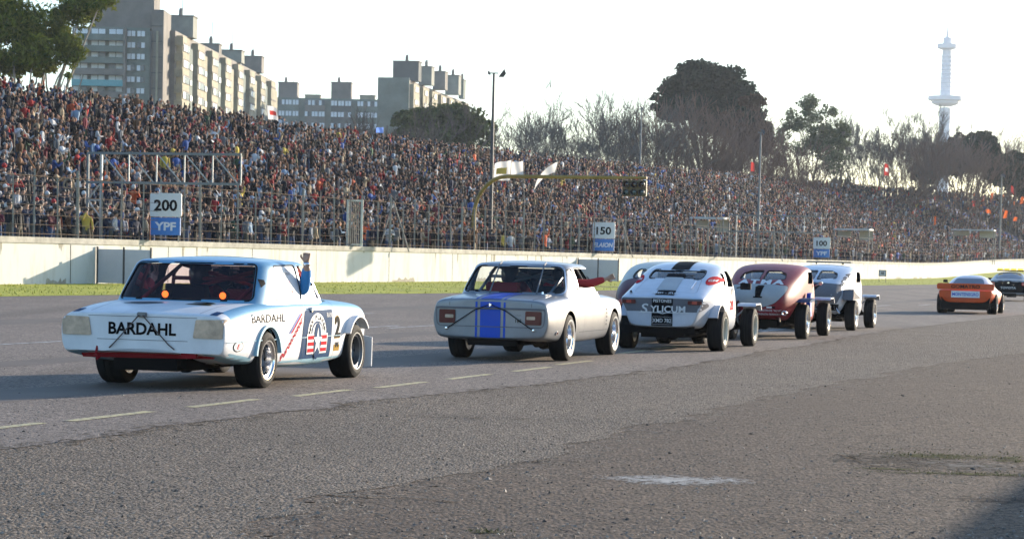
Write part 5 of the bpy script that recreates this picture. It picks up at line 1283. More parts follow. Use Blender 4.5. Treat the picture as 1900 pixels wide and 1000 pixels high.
sr=rp([(.36,.925),(1.15,.925),(1.12,1.285),(.50,1.275)],.04); sf=rp([(1.20,.925),(2.00,.925),(1.62,1.285),(1.17,1.285)],.04)
bo,go,bv1,gv1=saloon(c1,st,(-.20,2.16,.87,.875,.22,1.62,.765,1.325,.045),mp_blue,rw,[sr,sf],fw_,W1,mf1,[mp_white,mp_blue,mp_lblue,m_int],[(5,.6),(7,.25)],[(0,.75)],well_r=.022)
D=lambda *a,**k: c1.decal(bv1,*a,**k)
DG=lambda *a,**k: c1.decal(gv1,*a,**k)
DG(poly2d([(x*1.0,z) for x,z in rw]),'rear',m_glassr,'rear_window',off=-.012)
DG(poly2d(fw_),'front',m_glass,'windscreen',off=-.012)
DG(poly2d(sr),'right',mp_white,'rear_side_panel',off=-.010); DG(poly2d(sr),'left',m_glass,'side_window',off=-.012)
DG(poly2d(rp([(1.20,.925),(1.72,.925),(1.66,1.07),(1.20,1.07)],.03)),'right',mp_white,'window_lower_panel',off=-.014)
DG(poly2d(rp([(1.74,.925),(2.0,.925),(1.70,1.20)],.02)),'right',m_glass,'quarter_light',off=-.012)
b=MB(); b.tube([(1.735,-.845,.92),(1.55,-.74,1.27)],.012,6); c1.mb('window_post',b,[m_chrome])
# chrome surround of right side glass and black rear seal
def rim_line(car,bvh,poly,plane,mt,name,w_=.012,off=.003):
    n=len(poly); cx=sum(p[0] for p in poly)/n; cy=sum(p[1] for p in poly)/n; v=[];f=[]
    for i in range(n):
        a=Vector(poly[i-1]);c=Vector(poly[(i+1)%n]); t=(c-a).normalized(); nn=Vector((t.y,-t.x)); p=Vector(poly[i]); 
        if (p+nn-Vector((cx,cy))).length<(p-nn-Vector((cx,cy))).length: nn=-nn
        v+= [tuple(p+nn*.002),tuple(p+nn*w_)]
    for i in range(n): j=(i+1)%n; f.append((2*i,2*i+1,2*j+1,2*j))
    return car.decal(bvh,(v,f),plane,mt,name,off=off,step=.5)
rim_line(c1,gv1,rw,'rear',m_rubber,'window_seal',.016); rim_line(c1,gv1,sf,'right',m_chrome,'window_trim',.014); rim_line(c1,gv1,sr,'right',m_rubber,'window_trim',.012)
# little vent on the rear pillar, stickers on the white panel
DG(poly2d([(.14,1.05),(.23,1.09),(.23,1.13),(.16,1.14)]),'right',m_rubber,'vent')
DG(text_mesh('ROMA',.035,bold=.01),'right',m_txtr,'sticker') if 0 else None
for u,w_,h in ((.86,1.24,.02),(.86,1.20,.03),(.84,1.10,.05),(.92,1.00,.05)):
    DG(rot2d(text_mesh({1.24:'TALLER',1.20:'RACING',1.10:'JR',1.00:'PR'}[w_],h,bold=.01),0,u,w_),'right',m_txtr if w_<1.15 else mp_grey,'sticker',off=.0)
# rear face : taped lamps, lettering, seams, cords, handle
D(poly2d(rp([(-.88,.545),(-.56,.545),(-.59,.73),(-.89,.735)],.015)),'rear',m_tape,'taped_lamp',thick=.012); D(poly2d(rp([(.56,.545),(.88,.545),(.89,.735),(.59,.73)],.015)),'rear',m_tape,'taped_lamp',thick=.012)
D(rot2d(text_mesh('BARDAHL',.125,bold=.030,stretch=1.0,spacing=1.0),0,.0,.622),'rear',m_txtk,'lettering')
D(poly2d([(-.60,.742),(.60,.742),(.60,.747),(-.60,.747)]),'rear',mp_grey,'lid_seam',step=.3)
D(poly2d([(-.5,.505),(.5,.505),(.5,.510),(-.5,.510)]),'rear',mp_grey,'panel_seam',step=.3)
for sg in (-1,1): D(poly2d([(sg*.60,-1.08),(sg*.60+.005,-1.08),(sg*.64+.005,.05),(sg*.64,.05)]),'top',mp_grey,'lid_seam')
D(poly2d([(-.035,.755),(.035,.755),(.045,.80),(-.045,.80)]),'rear',m_rimg,'boot_handle',thick=.02) if 0 else None
b=MB(); b.box((-1.15,0,.765),(.05,.10,.05)); c1.mb('boot_handle',b,[m_rimg],bevel=.008)
for sg in (-1,1): b=MB(); b.tube([(-1.185,-.02*sg,.76),(-1.165,-.30*sg,.47),(-1.15,-.36*sg,.42)],.007,5); c1.mb('tie_cord',b,[m_cord])
for sg in (-1,1): D(poly2d([(sg*.72,-1.10),(sg*.80,-1.10),(sg*.80,-.92),(sg*.72,-.92)] if sg>0 else [(-.80,-1.10),(-.72,-1.10),(-.72,-.92),(-.80,-.92)]),'top',mp_blued,'corner_stripe')
tw=text_mesh('2',.26,bold=.03,stretch=1.5); D(rot2d(tw,0,.36,-.42,1.12,1.1),'top',m_gold,'race_number',off=.003); D(rot2d(tw,0,.36,-.42),'top',m_txtk,'race_number',off=.006)
D(poly2d(ngon(-.28,-.48,.22,.13)),'top',mp_silver,'crest',off=.003); D(poly2d(ngon(-.28,-.48,.15,.09)),'top',mp_grey,'crest',off=.006)

DG(poly2d([(-.35,.95),(.35,.95),(.35,1.15),(-.35,1.15)]),'top',mp_white,'roof_sticker',off=.004)
# red valance and hooks under the tail
b=MB(); b.prism([(-.72,.33),(.72,.31),(.80,.46),(-.80,.46)],-1.00,-.97,'X'); c1.mb('valance',b,[m_redtrim])
b=MB(); b.tube([(-1.13,.50,.43),(-1.16,.50,.36),(-1.15,.49,.30),(-1.12,.47,.33)],.014,6); c1.mb('tow_hook',b,[m_redtrim])
b=MB(); b.box((-1.09,-.50,.37),(.06,.16,.07)); c1.mb('tow_hook',b,[m_redtrim])
# right side livery
D(rot2d(text_mesh('BARDAHL',.085,bold=.0,stretch=1.75),0,.02,.735),'right',m_txtk,'lettering')
D(rot2d(text_mesh('BARDAHL',.085,bold=-.014,stretch=1.75),0,.02,.715),'right',mp_white,'lettering_fill',off=.006) if 0 else None
D(poly2d([(.98,.27),(1.10,.80),(2.02,.80),(1.98,.27)]),'right',mp_blued,'door_panel')
D(rot2d(text_mesh('Puromotor',.075,bold=.02,stretch=1.6,shear=.2),R_(36),.72,.50),'right',m_txtr,'lettering')
for o_,mm in ((.0,mp_stripe),(.05,m_txtr)): D(poly2d([(.62+o_,.56),(.66+o_,.56),(.98+o_,.77),(.94+o_,.77)]),'right',mm,'livery_stripe',off=.006)
b_=merge2d(poly2d(ngon(1.50,.53,.30,.235,32)))
D(b_,'right',mp_white,'emblem',off=.006); D(poly2d(ngon(1.50,.53,.195,.15,32)),'right',mp_blued,'emblem',off=.008); D(poly2d(ngon(1.50,.53,.17,.13,32)),'right',mp_white,'emblem',off=.010)
D(poly2d([(1.18,.32),(1.82,.32),(1.84,.54),(1.16,.54)]),'right',mp_white,'emblem',off=.012)
for z in (.34,.41,.48):
    for x0_,x1_ in ((1.19,1.39),(1.61,1.81)): D(poly2d([(x0_,z),(x1_,z),(x1_,z+.04),(x0_,z+.04)]),'right',m_txtr,'emblem_bar',off=.014)
D(poly2d(ngon(1.50,.46,.115,.20,28)),'right',mp_blued,'emblem',off=.016)
star=[]; 
for k in range(10): a=R_(90+36*k); r_q=(.155 if k%2==0 else .06); star.append((1.50+r_q*1.05*math.cos(a)*.9,.455+r_q*math.sin(a)))
D((star+[(1.50,.455)],[(k,(k+1)%10,10) for k in range(10)]),'right',mp_white,'emblem_star',off=.018)
for i,ch in enumerate('MAX PLAYER'):
    if ch==' ': continue
    a=R_(168-17.4*i*.97); D(rot2d(text_mesh(ch,.055,bold=.015,stretch=1.3),(a-R_(90))*.8,1.50+.247*math.cos(a),.53+.193*math.sin(a)),'right',m_txtk,'emblem_letter',off=.009)
D(rot2d(text_mesh('RAYK',.055,bold=.02),0,1.91,.74),'right',m_txtw,'sticker',off=.007)
tw=text_mesh('2',.24,bold=.04,stretch=1.1); D(rot2d(tw,0,2.20,.60,1.12,1.08),'right',m_gold,'race_number',off=.005); D(rot2d(tw,0,2.20,.60),'right',m_txtk,'race_number',off=.008)
D(poly2d([(2.10,.33),(2.30,.33),(2.30,.40),(2.10,.40)]),'right',m_gold,'sticker'); D(rot2d(text_mesh('M',.06,bold=.05,stretch=2),0,2.20,.40),'right',m_txtk,'sticker',off=.007)
D(poly2d(ngon(-.80,.46,.13,.055,24)),'right',m_txtk,'sticker',off=.004); D(poly2d(ngon(-.80,.46,.115,.046,24)),'right',mp_white,'sticker',off=.006); D(rot2d(text_mesh('E',.05,stretch=1.8,bold=.02,shear=.3),0,-.80,.46),'right',m_txtr,'sticker',off=.008)
D(poly2d([(-1.1,.505),(2.3,.50),(2.3,.508),(-1.1,.513)]),'right',mp_lblue,'rubbing_line',off=.011,step=.12)
for x in (1.06,2.06): D(poly2d([(x,.26),(x+.006,.22),(x+.006,.88),(x,.88)]),'right',m_rubber,'door_gap',off=.0125)
D(poly2d([(1.06,.885),(2.06,.885),(2.06,.89),(1.06,.89)]),'right',m_rubber,'door_gap',off=.006)
b=MB(); b.tube([(1.22,-.91,.82),(1.24,-.945,.825),(1.34,-.945,.825),(1.36,-.91,.82)],.009,6); b.lathe([(0,.0),(.018,0),(.018,.02),(0,.02)],10,0,'Y',Matrix.Translation((1.30,-.935,.795))); c1.mb('door_handle',b,[m_chrome])
D(poly2d([(-1.08,.32),(-.38,.25),(-.40,.33),(-1.05,.40)]),'right',mp_lblue,'lower_band',off=.005); D(poly2d([(.42,.19),(2.35,.19),(2.35,.27),(.42,.27)]),'right',mp_lblue,'sill_band',off=.005)
c1.arch(0,.30,.328,-.885,-.95,10,172,mp_lblue,th=.032,flare=.015); c1.arch(0,.30,.328,.885,.95,8,172,mp_lblue,th=.03,flare=.02)
c1.arch(2.78,.33,.375,-.62,-.98,38,150,mp_white,name='front_fender',th=.02,flare=-.005); c1.arch(2.78,.33,.375,.62,.98,38,150,mp_white,name='front_fender',th=.02)
b=MB(); b.add([(3.10,-.80,.50),(3.17,-.99,.46),(3.22,-.97,.12),(3.18,-.80,.10),(3.12,-.80,.50),(3.19,-.99,.46),(3.24,-.97,.12),(3.20,-.80,.10)],[(0,1,2,3),(4,7,6,5),(0,4,5,1),(1,5,6,2),(2,6,7,3),(3,7,4,0)]); c1.mb('mud_flap',b,[mp_white])
for x,y,R in W1: c1.wheel(x,y*(1.0 if x<1 else 1.03),R,.29 if x<1 else .27,'dish',m_rimg,m_chrome if x<1 else m_rimg,camber=R_(1.5) if x<1 else R_(-1),white=.0,rr=.66)
underside(c1,.30,1.5,-1.05,2.9)
cage(c1,1.12,.66,1.31,.90,m_cage,xf=2.0,xs=.05); seat(c1,.98,.36,.52,.54); seat(c1,.98,-.36,.52,.50,m_cage); steering(c1,1.80,.36,.98)
b=MB(); b.box((2.05,0,.93),(.30,1.2,.10)); c1.mb('dashboard',b,[m_int])
for y in (.30,-.36):
    b=MB(); b.lathe([(0,.04),(.025,.035),(.037,.015),(.037,-.015),(.025,-.035),(0,-.04)],14,0,'X',Matrix.Translation((.12,y,.955))); c1.mb('lit_lamp',b,[m_glow],smooth=True)
    b=MB(); b.lathe([(.040,-.02),(.050,-.02),(.050,.06),(.0,.07)],14,0,'X',Matrix.Translation((.13,y,.955))); b.box((.16,y,.91),(.03,.03,.06)); c1.mb('lamp_housing',b,[m_rubber],angle=40)
rt=Vector((0,-1,0))
seated(c1,1.30,.36,1.26,m_redcloth,helmet=m_helmet,label='helmeted driver in the left seat of the blue and white saloon',z0=.55)
seated(c1,1.25,-.40,1.23,m_bluecloth,hair=m_hair,z0=.55,arm=((1.24,-.86,1.00),(1.12,-.925,1.29),(1.11,-.925,1.365),(0,.0,1),(.25,-1,0),1.55,(1.20,-.62,1.06)),label='person in blue sleeves raising a fist out of the blue and white saloon')
b=MB(); b.lathe([(.034,-.02),(.037,-.02),(.037,.02),(.034,.02)],16,0,'Z',Matrix.Translation((1.115,-.925,1.305)),closed=True); b.lathe([(0,-.006),(.02,-.006),(.02,.006),(0,.006)],12,0,'X',Matrix.Translation((1.072,-.925,1.305))); w0=b.mesh('wristwatch',[m_chrome],smooth=True); 
wo=[o for o in COL.objects if o.get('label','').startswith('person in blue sleeves')][0]; link('wristwatch',w0,wo)

# ============================================================ 2. silver coupe with blue stripes
AZ2=R_(15.6)
c2=Car('race_car','silver coupe with blue stripes over its tail and a red arm pointing outside','racing car',1045,669,AZ2,1.52)
def prof_t(w_,zb,zs,zt): return [(0,zb),(w_*.78,zb),(w_-.07,zb+.03),(w_-.012,zb+.16),(w_,zs-.24),(w_-.02,zs-.10),(w_-.055,zs-.03),(w_-.15,zs+.01),(w_*.55,zt),(0,zt+.012)]
st=[(-1.10,prof_t(.815,.335,.815,.83)),(-1.085,prof_t(.825,.315,.83,.845)),(-1.0,prof_t(.838,.295,.848,.865)),(-.6,prof_t(.85,.27,.875,.90)),(0,prof_t(.86,.25,.905,.925)),(.7,prof_t(.862,.23,.915,.925)),(1.5,prof_t(.86,.23,.905,.915)),(2.15,prof_t(.855,.24,.895,.935)),(2.75,prof_t(.85,.26,.88,.92)),(3.3,prof_t(.83,.30,.84,.87)),(3.48,prof_t(.76,.36,.80,.82)),(3.52,prof_t(.68,.42,.75,.77))]
mf2=lambda i,k: 1 if (k>=7 and 3<i<7) else 0
W2=[(0,-.73,.325),(0,.73,.325),(2.72,-.73,.325),(2.72,.73,.325)]
rw=rp([(-.735,.945),(.735,.945),(.62,1.295),(-.62,1.295)],.09,6); fw_=rp([(-.66,.95),(.66,.95),(.56,1.28),(-.56,1.28)],.06)
sr=rp([(.18,.955),(.60,.955),(.54,1.28),(.38,1.26)],.04); sf=rp([(.68,.955),(2.02,.955),(1.64,1.285),(.62,1.285)],.04)
bo,go,bv,gv=saloon(c2,st,(-.14,2.18,.82,.90,.34,1.60,.69,1.345,.045),mp_silver,rw,[sr,sf],fw_,W2,mf2,[mp_silver,m_int],[(7,.2),(6,.35),(2,.3)],[(0,.8)],well_r=.045)
D=lambda *a,**k: c2.decal(bv,*a,**k)
DG=lambda *a,**k: c2.decal(gv,*a,**k)
DG(poly2d(rw),'rear',m_glass,'rear_window',off=-.012); DG(poly2d(fw_),'front',m_glass,'windscreen',off=-.012); DG(poly2d(sr),'right',mp_silver,'rear_side_panel',off=-.01); DG(poly2d(sr),'left',m_glass,'side_window',off=-.012)
DG(poly2d(rp([(.68,.955),(1.72,.955),(1.70,1.02),(.68,1.02)],.02)),'right',mp_silver,'window_lower_panel',off=-.012); DG(poly2d(rp([(1.74,.955),(1.98,.955),(1.72,1.20)],.02)),'right',m_glass,'quarter_light',off=-.012)
rim_line(c2,gv,rw,'rear',m_rubber,'window_seal',.014); rim_line(c2,gv,rp([(-.755,.93),(.755,.93),(.635,1.315),(-.635,1.315)],.09,6),'rear',m_chrome,'window_trim',.010)
rim_line(c2,gv,sf,'right',m_rubber,'window_seal',.014); rim_line(c2,gv,sr,'right',m_rubber,'window_seal',.010)
DG(rot2d(text_mesh('TC',.06,bold=.02),0,.42,1.08),'right',m_txtr,'sticker',off=-.003); DG(rot2d(text_mesh('GT',.05,bold=.02),0,.38,1.0),'right',m_txtk,'sticker',off=-.003)
for u in (-.30,.38): b=MB(); b.tube([(-.12,-u,.93),(-.08,-u,.965),(.33,-u*.96,1.33),(.44,-u*.96,1.365)],.011,5); b.box((.40,-u*.98,1.13),(.02,.035,.40),ry=R_(-42)) if 0 else None; c2.mb('window_strap',b,[m_rimg])
for u0,u1 in ((-.145,.145),(-.215,-.185),(.185,.215)):
    D(poly2d([(u0,.33),(u1,.33),(u1,.845),(u0,.845)]),'rear',mp_stripe,'tail_stripe'); D(poly2d([(u0,-1.07),(u1,-1.07),(u1,-.08),(u0,-.08)]),'top',mp_stripe,'lid_stripe')
# recessed tail panel outline and lamps
pan=rp([(-.75,.485),(.75,.485),(.77,.725),(-.77,.725)],.06,5)
rim_line(c2,bv,pan,'rear',mp_grey,'panel_edge',.014,off=.006); D(poly2d([(-.77,.715),(.77,.715),(.77,.735),(-.77,.735)]),'rear',mp_grey,'tail_moulding',thick=.014,off=.004)
for sg in (-1,1):
    a,c_=sorted((sg*.50,sg*.725)); l=D(poly2d(rp([(a,.515),(c_,.515),(c_,.70),(a,.70)],.02)),'rear',m_lampd,'tail_light',thick=.02)
    q0,q1=sorted((sg*.52,sg*.64)); D(poly2d(rp([(q0,.585),(q1,.585),(q1,.63),(q0,.63)],.01)),'rear',m_tape,'reverse_lens',off=.025,parent=l)
    b=MB(); b.tube([(-1.13,-.02*sg,.775),(-1.135,-.22*sg,.70),(-1.125,-.56*sg,.475),(-1.12,-.60*sg,.45)],.007,5); c2.mb('tie_cord',b,[m_rubber]); b=MB(); b.lathe([(0,-.012),(.018,-.01),(.018,.01),(0,.012)],10,0,'X',Matrix.Translation((-1.125,-.62*sg,.44))); c2.mb('tie_hook',b,[m_chrome])
b=MB(); b.lathe([(.0,0),(.03,0),(.03,.012),(0,.016)],3,0,'X',Matrix.Translation((-1.125,0,.775))@Matrix.Rotation(R_(180),4,'X')); c2.mb('badge',b,[m_chrome])
D(rot2d(text_mesh('165',.05,bold=.01),0,.40,.565),'rear',m_txtk,'lettering'); D(rot2d(text_mesh('COUPE',.018),0,.40,.64),'rear',mp_grey,'lettering')
for sg in (-1,1): D(poly2d([(sg*.58,-1.05),(sg*.58+.006,-1.05),(sg*.62+.006,-.2),(sg*.62,-.2)]),'top',m_rubber,'lid_seam')
D(poly2d([(-.585,.755),(-.58,.755),(-.58,.86),(-.585,.86)]),'rear',m_rubber,'lid_seam'); D(poly2d([(.58,.755),(.585,.755),(.585,.86),(.58,.86)]),'rear',m_rubber,'lid_seam')
b=MB(); b.lathe([(0,.035),(.012,.03),(.016,.0)],8,0,'Z',Matrix.Translation((-.12,-.47,.925))); b.box((-.28,-.60,.915),(.36,.016,.014)); c2.mb('lid_clip',b,[m_chrome])
for x in (.80,2.05): D(poly2d([(x,.36),(x+.006,.36),(x+.006,.92),(x,.92)]),'right',mp_grey,'door_gap',off=.004)
D(poly2d([(.55,.39),(2.28,.39),(2.28,.397),(.55,.397)]),'right',mp_grey,'sill_seam',step=.2)
b=MB(); b.box((1.05,-.872,.80),(.12,.02,.02)); c2.mb('door_handle',b,[m_rubber],bevel=.005)
D(poly2d(ngon(-.62,.40,.06,.028,18)),'right',m_chrome,'side_marker',thick=.01); D(poly2d(ngon(-.62,.40,.03,.014,12)),'right',m_lampd,'side_marker_lens',off=.016)
for i in range(6): D(poly2d([(2.12,.46+.055*i),(2.20,.46+.055*i),(2.20,.49+.055*i),(2.12,.49+.055*i)]),'right',mp_grey,'sticker')
for x,y,R in W2: c2.wheel(x,y,R,.24,'dish',m_chrome,m_chrome,white=.028,rr=.66)
underside(c2,.325,1.46,-1.0,2.9,yex=-.28)
cage(c2,1.0,.64,1.33,.93,m_cageg,xf=2.0,xs=.10); seat(c2,.88,.36,.55,.52,m_redcloth); seat(c2,.88,-.36,.55,.48); steering(c2,1.72,.36,1.02)
b=MB(); b.box((2.02,0,.95),(.30,1.2,.08)); c2.mb('dashboard',b,[m_int])
seated(c2,1.15,.34,1.28,m_redcloth,helmet=m_helmet,z0=.58,label='driver in a red suit in the left seat of the silver coupe')
seated(c2,1.15,-.40,1.26,m_redcloth,hair=m_hair,z0=.58,arm=((1.30,-.78,1.07),(1.48,-.97,1.14),(1.525,-1.02,1.165),(.62,-.72,.22),(.1,.2,1),[.15,1.2,1.3,1.3],(1.10,-.60,1.08)),label='passenger in a red suit pointing forward out of the silver coupe')

# ============================================================ narrow pre-war style coupes
def prof_c(zb,wb,wm,zm,wk,zk,wr,zr,zt): return [(0,zb),(wb*.8,zb),(wb,zb+.03),(wm,zm),(wk,zk),((wk+wr)/2+.015,(zk+zr)/2),(wr,zr),(wr*.62,zt-.018),(0,zt)]
def coupe(car, S_, matf, mats_l, winr, sides, winf, wheels, tail_cre=.8, ncre=(), cav=(.15,2.0), gl=None):
    st=[(r[0],prof_c(*r[1:])) for r in S_]
    out=loft(st,matf,list(ncre),[(0,tail_cre)],2,mats_l); bv=bvh_of(out)
    xs=[r[0] for r in S_]; inn=[]
    for x in [cav[0]]+[x for x in xs if cav[0]+.1<x<cav[1]-.08]+[cav[1]]:
        j=max(i for i in range(len(xs)-1) if xs[i]<=x); t=(x-xs[j])/(xs[j+1]-xs[j]); v=[a*(1-t)+b_*t for a,b_ in zip(S_[j][1:],S_[j+1][1:])]
        e=.05; zt=v[8]-e; inn.append((x,[(0,.80),(v[4]*.8,.80),(v[4]-e,.82),(v[4]-e,min(v[5]-.02,zt-.05)),(v[6]-e,min(v[7]-e*.7,zt-.02)),(v[6]*.6,zt-.01),(0,zt)]))
    inn=loft(inn,lambda i,k:0,[],[(0,1.),(len(inn)-1,1.)],1,[m_int])
    body=boolean(out,inn)
    for pl,d0,d1,ax in [([(-u,z) for u,z in w_][::-1],-.6,.85,'X') for w_ in winr]+[(winf,1.55,3.4,'X')]+[(w_,a,c,'Y') for w_ in sides for a,c in ((-1.4,-.40),(.40,1.4))]:
        body=safe_cut(body,pl,d0,d1,ax)
    body=car.cutwells(body,wheels,inner=.36,r=.05); bo=car.put('body',smooth_me(body,34))
    for w_ in winr: car.decal(bv,poly2d(w_),'rear',gl or m_glass,'rear_window',off=-.015); rim_line(car,bv,w_,'rear',m_rubber,'window_seal',.016)
    car.decal(bv,poly2d(winf),'front',m_glass,'windscreen',off=-.015)
    return bo,bv
def cyc_fender(car,x,y0,y1,z,L_,mt,name='front_fender'):
    b=MB(); b.prism(rp([(x-L_/2,z-.02),(x-L_/2+.06,z+.03),(x+L_*.3,z+.035),(x+L_/2,z-.07),(x+L_/2-.02,z-.09),(x+L_*.28,z+.012),(x-L_/2+.05,z+.005)],.01),y0,y1,'Y'); b.tube([(x,y0*.5,z-.25),(x,(y0+y1)/2,z)],.018,5); return car.mb(name,b,[mt],angle=30)
def front_axle(car,x,R,tr):
    b=MB(); b.tube([(x,-tr/2+.1,R),(x,-.2,R-.06),(x,.2,R-.06),(x,tr/2-.1,R)],.035,8)
    for sg in (-1,1): b.tube([(x-.5,.28*sg,R+.1),(x,.5*sg,R),(x+.4,.28*sg,R+.1)],.025,6); b.tube([(x,.55*sg,R),(x-.05,.36*sg,R+.36)],.028,6)
    return car.mb('front_axle',b,[m_under],smooth=True)
SY=[(r[0],r[1],r[2],r[3],r[4],r[5]*(.965 if r[0]>.1 else 1),r[6],r[7]*(.955 if r[0]>.1 else 1),r[8],r[9]) for r in [(-.90,.395,.50,.56,.60,.66,.79,.60,.845,.862),(-.885,.385,.52,.575,.60,.675,.80,.62,.855,.875),(-.80,.37,.55,.60,.62,.69,.82,.62,.88,.905),(-.4,.35,.60,.66,.64,.71,.86,.62,.985,1.035),(0,.33,.62,.70,.62,.735,.90,.63,1.08,1.15),(.4,.30,.64,.715,.60,.745,.94,.655,1.22,1.285),(.8,.28,.66,.72,.58,.745,.97,.655,1.32,1.39),(1.2,.27,.68,.72,.56,.74,.98,.65,1.36,1.435),(1.6,.27,.68,.71,.56,.72,.97,.57,1.33,1.42),(1.95,.27,.66,.68,.56,.67,.96,.52,1.20,1.28),(2.18,.28,.58,.62,.56,.58,.93,.46,1.01,1.05),(2.8,.32,.42,.46,.56,.44,.88,.34,.96,.99),(3.4,.36,.34,.38,.56,.36,.84,.26,.91,.94),(3.55,.42,.28,.32,.56,.30,.80,.20,.86,.88)]]
pill=lambda u0,u1,z0,z1,r_: rp([(u0,z0),(u1,z0),(u1,z1),(u0,z1)],r_,6)
# 3. white and grey coupe with the lettered tail
c3=Car('race_car','white narrow coupe with a grey tail lettered PISTONES SYLICUM and open wheels','racing car',1331,651,R_(15.5),1.48,'narrow pre war coupes')
W3=[(0,-.74,.325),(0,.74,.325),(2.82,-.74,.325),(2.82,.74,.325)]
bo,bv=coupe(c3,SY,lambda i,k:0,[mp_sw],[pill(-.44,.44,1.145,1.275,.062)],[pill(.62,.80,1.04,1.24,.05),pill(.92,1.62,1.02,1.28,.06)],rp([(-.46,1.07),(.46,1.07),(.40,1.25),(-.40,1.25)],.04),W3,ncre=((7,.0),))
D=lambda *a,**k: c3.decal(bv,*a,**k)
D(poly2d(rp([(-.60,.625),(.60,.625),(.68,.72),(.66,.835),(-.66,.835),(-.68,.72)],.04)),'rear',mp_grey,'tail_band',off=.003)
D(poly2d([(-.16,.40),(.18,.40),(.18,.836),(-.16,.836)]),'rear',mp_black,'tail_stripe',off=.007)
rim_line(c3,bv,rp([(-.66,.70),(.66,.70),(.665,.838),(-.665,.838)],.05),'rear',m_rubber,'tail_edge',.008) if 0 else None
D(rot2d(text_mesh('PISTONES',.050,bold=.015,stretch=1.0),0,.01,.795),'rear',m_txtw,'lettering',off=.015)
D(rot2d(text_mesh('S',.150,bold=.012,stretch=1.25,shear=.15),0,-.275,.672),'rear',m_txtw,'lettering',off=.015); D(rot2d(text_mesh('YLICUM',.105,bold=.022,stretch=1.14),0,.10,.668),'rear',m_txtw,'lettering',off=.015)
D(poly2d([(-.36,.602),(-.06,.606),(.02,.59),(.08,.606),(.45,.604),(.45,.614),(.06,.616),(.02,.602),(-.04,.616),(-.36,.612)]),'rear',m_txtw,'underline',off=.022)
pl=D(poly2d(rp([(-.145,.425),(.165,.425),(.165,.545),(-.145,.545)],.012)),'rear',m_plate,'number_plate',off=.009,thick=.008); rim_line(c3,bv,rp([(-.14,.43),(.16,.43),(.16,.54),(-.14,.54)],.01),'rear',m_txtw,'plate_edge',.005,off=.022); D(rot2d(text_mesh('XMD 782',.062,bold=.012,stretch=.88),0,.01,.485),'rear',m_txtw,'lettering',off=.024)
for u0,u1 in ((-.64,-.42),(.42,.64)): l=D(poly2d(rp([(u0,.745),(u1,.745),(u1,.805),(u0,.805)],.015)),'rear',m_lampd,'tail_light',thick=.02); D(poly2d([(u0+.07,.752),(u1-.07,.752),(u1-.07,.80),(u0+.07,.80)]),'rear',m_lamp,'lens',off=.026,parent=l)
D(poly2d([(-.13,-.84),(.18,-.84),(.17,-.62),(-.12,-.62)]),'top',mp_black,'lid_stripe',off=.004); D(rot2d(text_mesh('AMD - ZUR',.07,bold=.02,stretch=.9),0,.02,-.75),'top',m_txtw,'lettering',off=.008)
D(poly2d([(-.16,-.60),(.16,-.60),(.15,.05),(-.15,.05)]),'top',mat('pale grey stripe',(.30,.31,.31),.5,coat=.3,var=.1),'lid_stripe',off=.004); D(poly2d([(-.15,.05),(.15,.05),(.15,.24),(-.15,.24)]),'top',mp_black,'lid_stripe',off=.004); D(rot2d(text_mesh('28',.10,bold=.02,stretch=2.2,shear=.3),0,.14,.14),'top',m_txtk,'race_number',off=.008)
D(poly2d([(-.15,.44),(.15,.44),(.15,1.6),(-.15,1.6)]),'top',mp_black,'roof_stripe',off=.004)
rim_line(c3,bv,rp([(-.50,-.66),(.50,-.66),(.44,.08),(-.44,.08)],.08),'top',mp_grey,'lid_seam',.006)
for u in (-.60,.60): 
    D(poly2d(ngon(u,1.12,.085,.07,20)),'rear',m_txtr,'sticker',off=.004); D(rot2d(text_mesh('GM',.035,bold=.02,stretch=1.6),0,u,1.12),'rear',m_txtw,'sticker',off=.008)
b=MB(); b.box((-.30,-.38,1.05),(.42,.014,.012),ry=R_(-16)); c3.mb('lid_prop',b,[m_chrome]); b=MB(); b.lathe([(.025,0),(.012,.03),(0,.035)],8,0,'Z',Matrix.Translation((-.7,.55,.915))); c3.mb('lid_clip',b,[m_rubber])
b=MB(); b.prism([(-.52,.28),(.62,.28),(.60,.40),(-.52,.40)],-.84,-.80,'X'); c3.mb('rear_apron',b,[m_under])
b=MB(); b.prism(rp([(-.30,.50),(-.12,.40),(.0,.66),(-.2,.80),(-.52,.78)],.04),-.86,-.66,'Y'); 
for sg in (-1,1): c3.arch(0,.33,.40,sg*.60,sg*.80,50,150,mp_sw,name='rear_fender',th=.02,flare=.0)
for sg in (-1,1): cyc_fender(c3,2.82,sg*.58 if sg>0 else -.90,.90 if sg>0 else -.58,.70,.62,mp_sw)
b=MB(); b.box((1.72,-.86,1.03),(.05,.18,.11)); b.tube([(1.74,-.70,1.0),(1.74,-.80,1.02)],.012,5); c3.mb('mirror',b,[m_rubber],bevel=.01)
b=MB(); b.prism(rp([(-.66,.70),(-.86,.73),(-.88,.76),(-.66,.78)],.02),-.5,-.2,'X') ; 
D(poly2d([(.86,.34),(.866,.34),(.866,1.0),(.86,1.0)]),'right',mp_grey,'door_gap'); D(poly2d([(1.72,.34),(1.726,.34),(1.726,1.0),(1.72,1.0)]),'right',mp_grey,'door_gap')
D(rot2d(text_mesh('28',.16,bold=.03,stretch=1.6),0,1.28,.72),'right',m_txtr,'race_number')
for x,y,R in W3: c3.wheel(x,y,R,.25 if x<1 else .22,'spoke',m_rimb,mp_cream,white=0.,rr=.66)
underside(c3,.325,1.46,-.8,2.9); front_axle(c3,2.82,.325,1.46); seat(c3,.75,.30,.60,.50); seat(c3,.75,-.30,.60,.50); steering(c3,1.55,.28,1.05); cage(c3,1.0,.50,1.36,.85,m_cageg,xf=1.8,xs=.3)
b=MB(); b.box((1.82,0,.98),(.2,1.0,.08)); c3.mb('dashboard',b,[m_int])
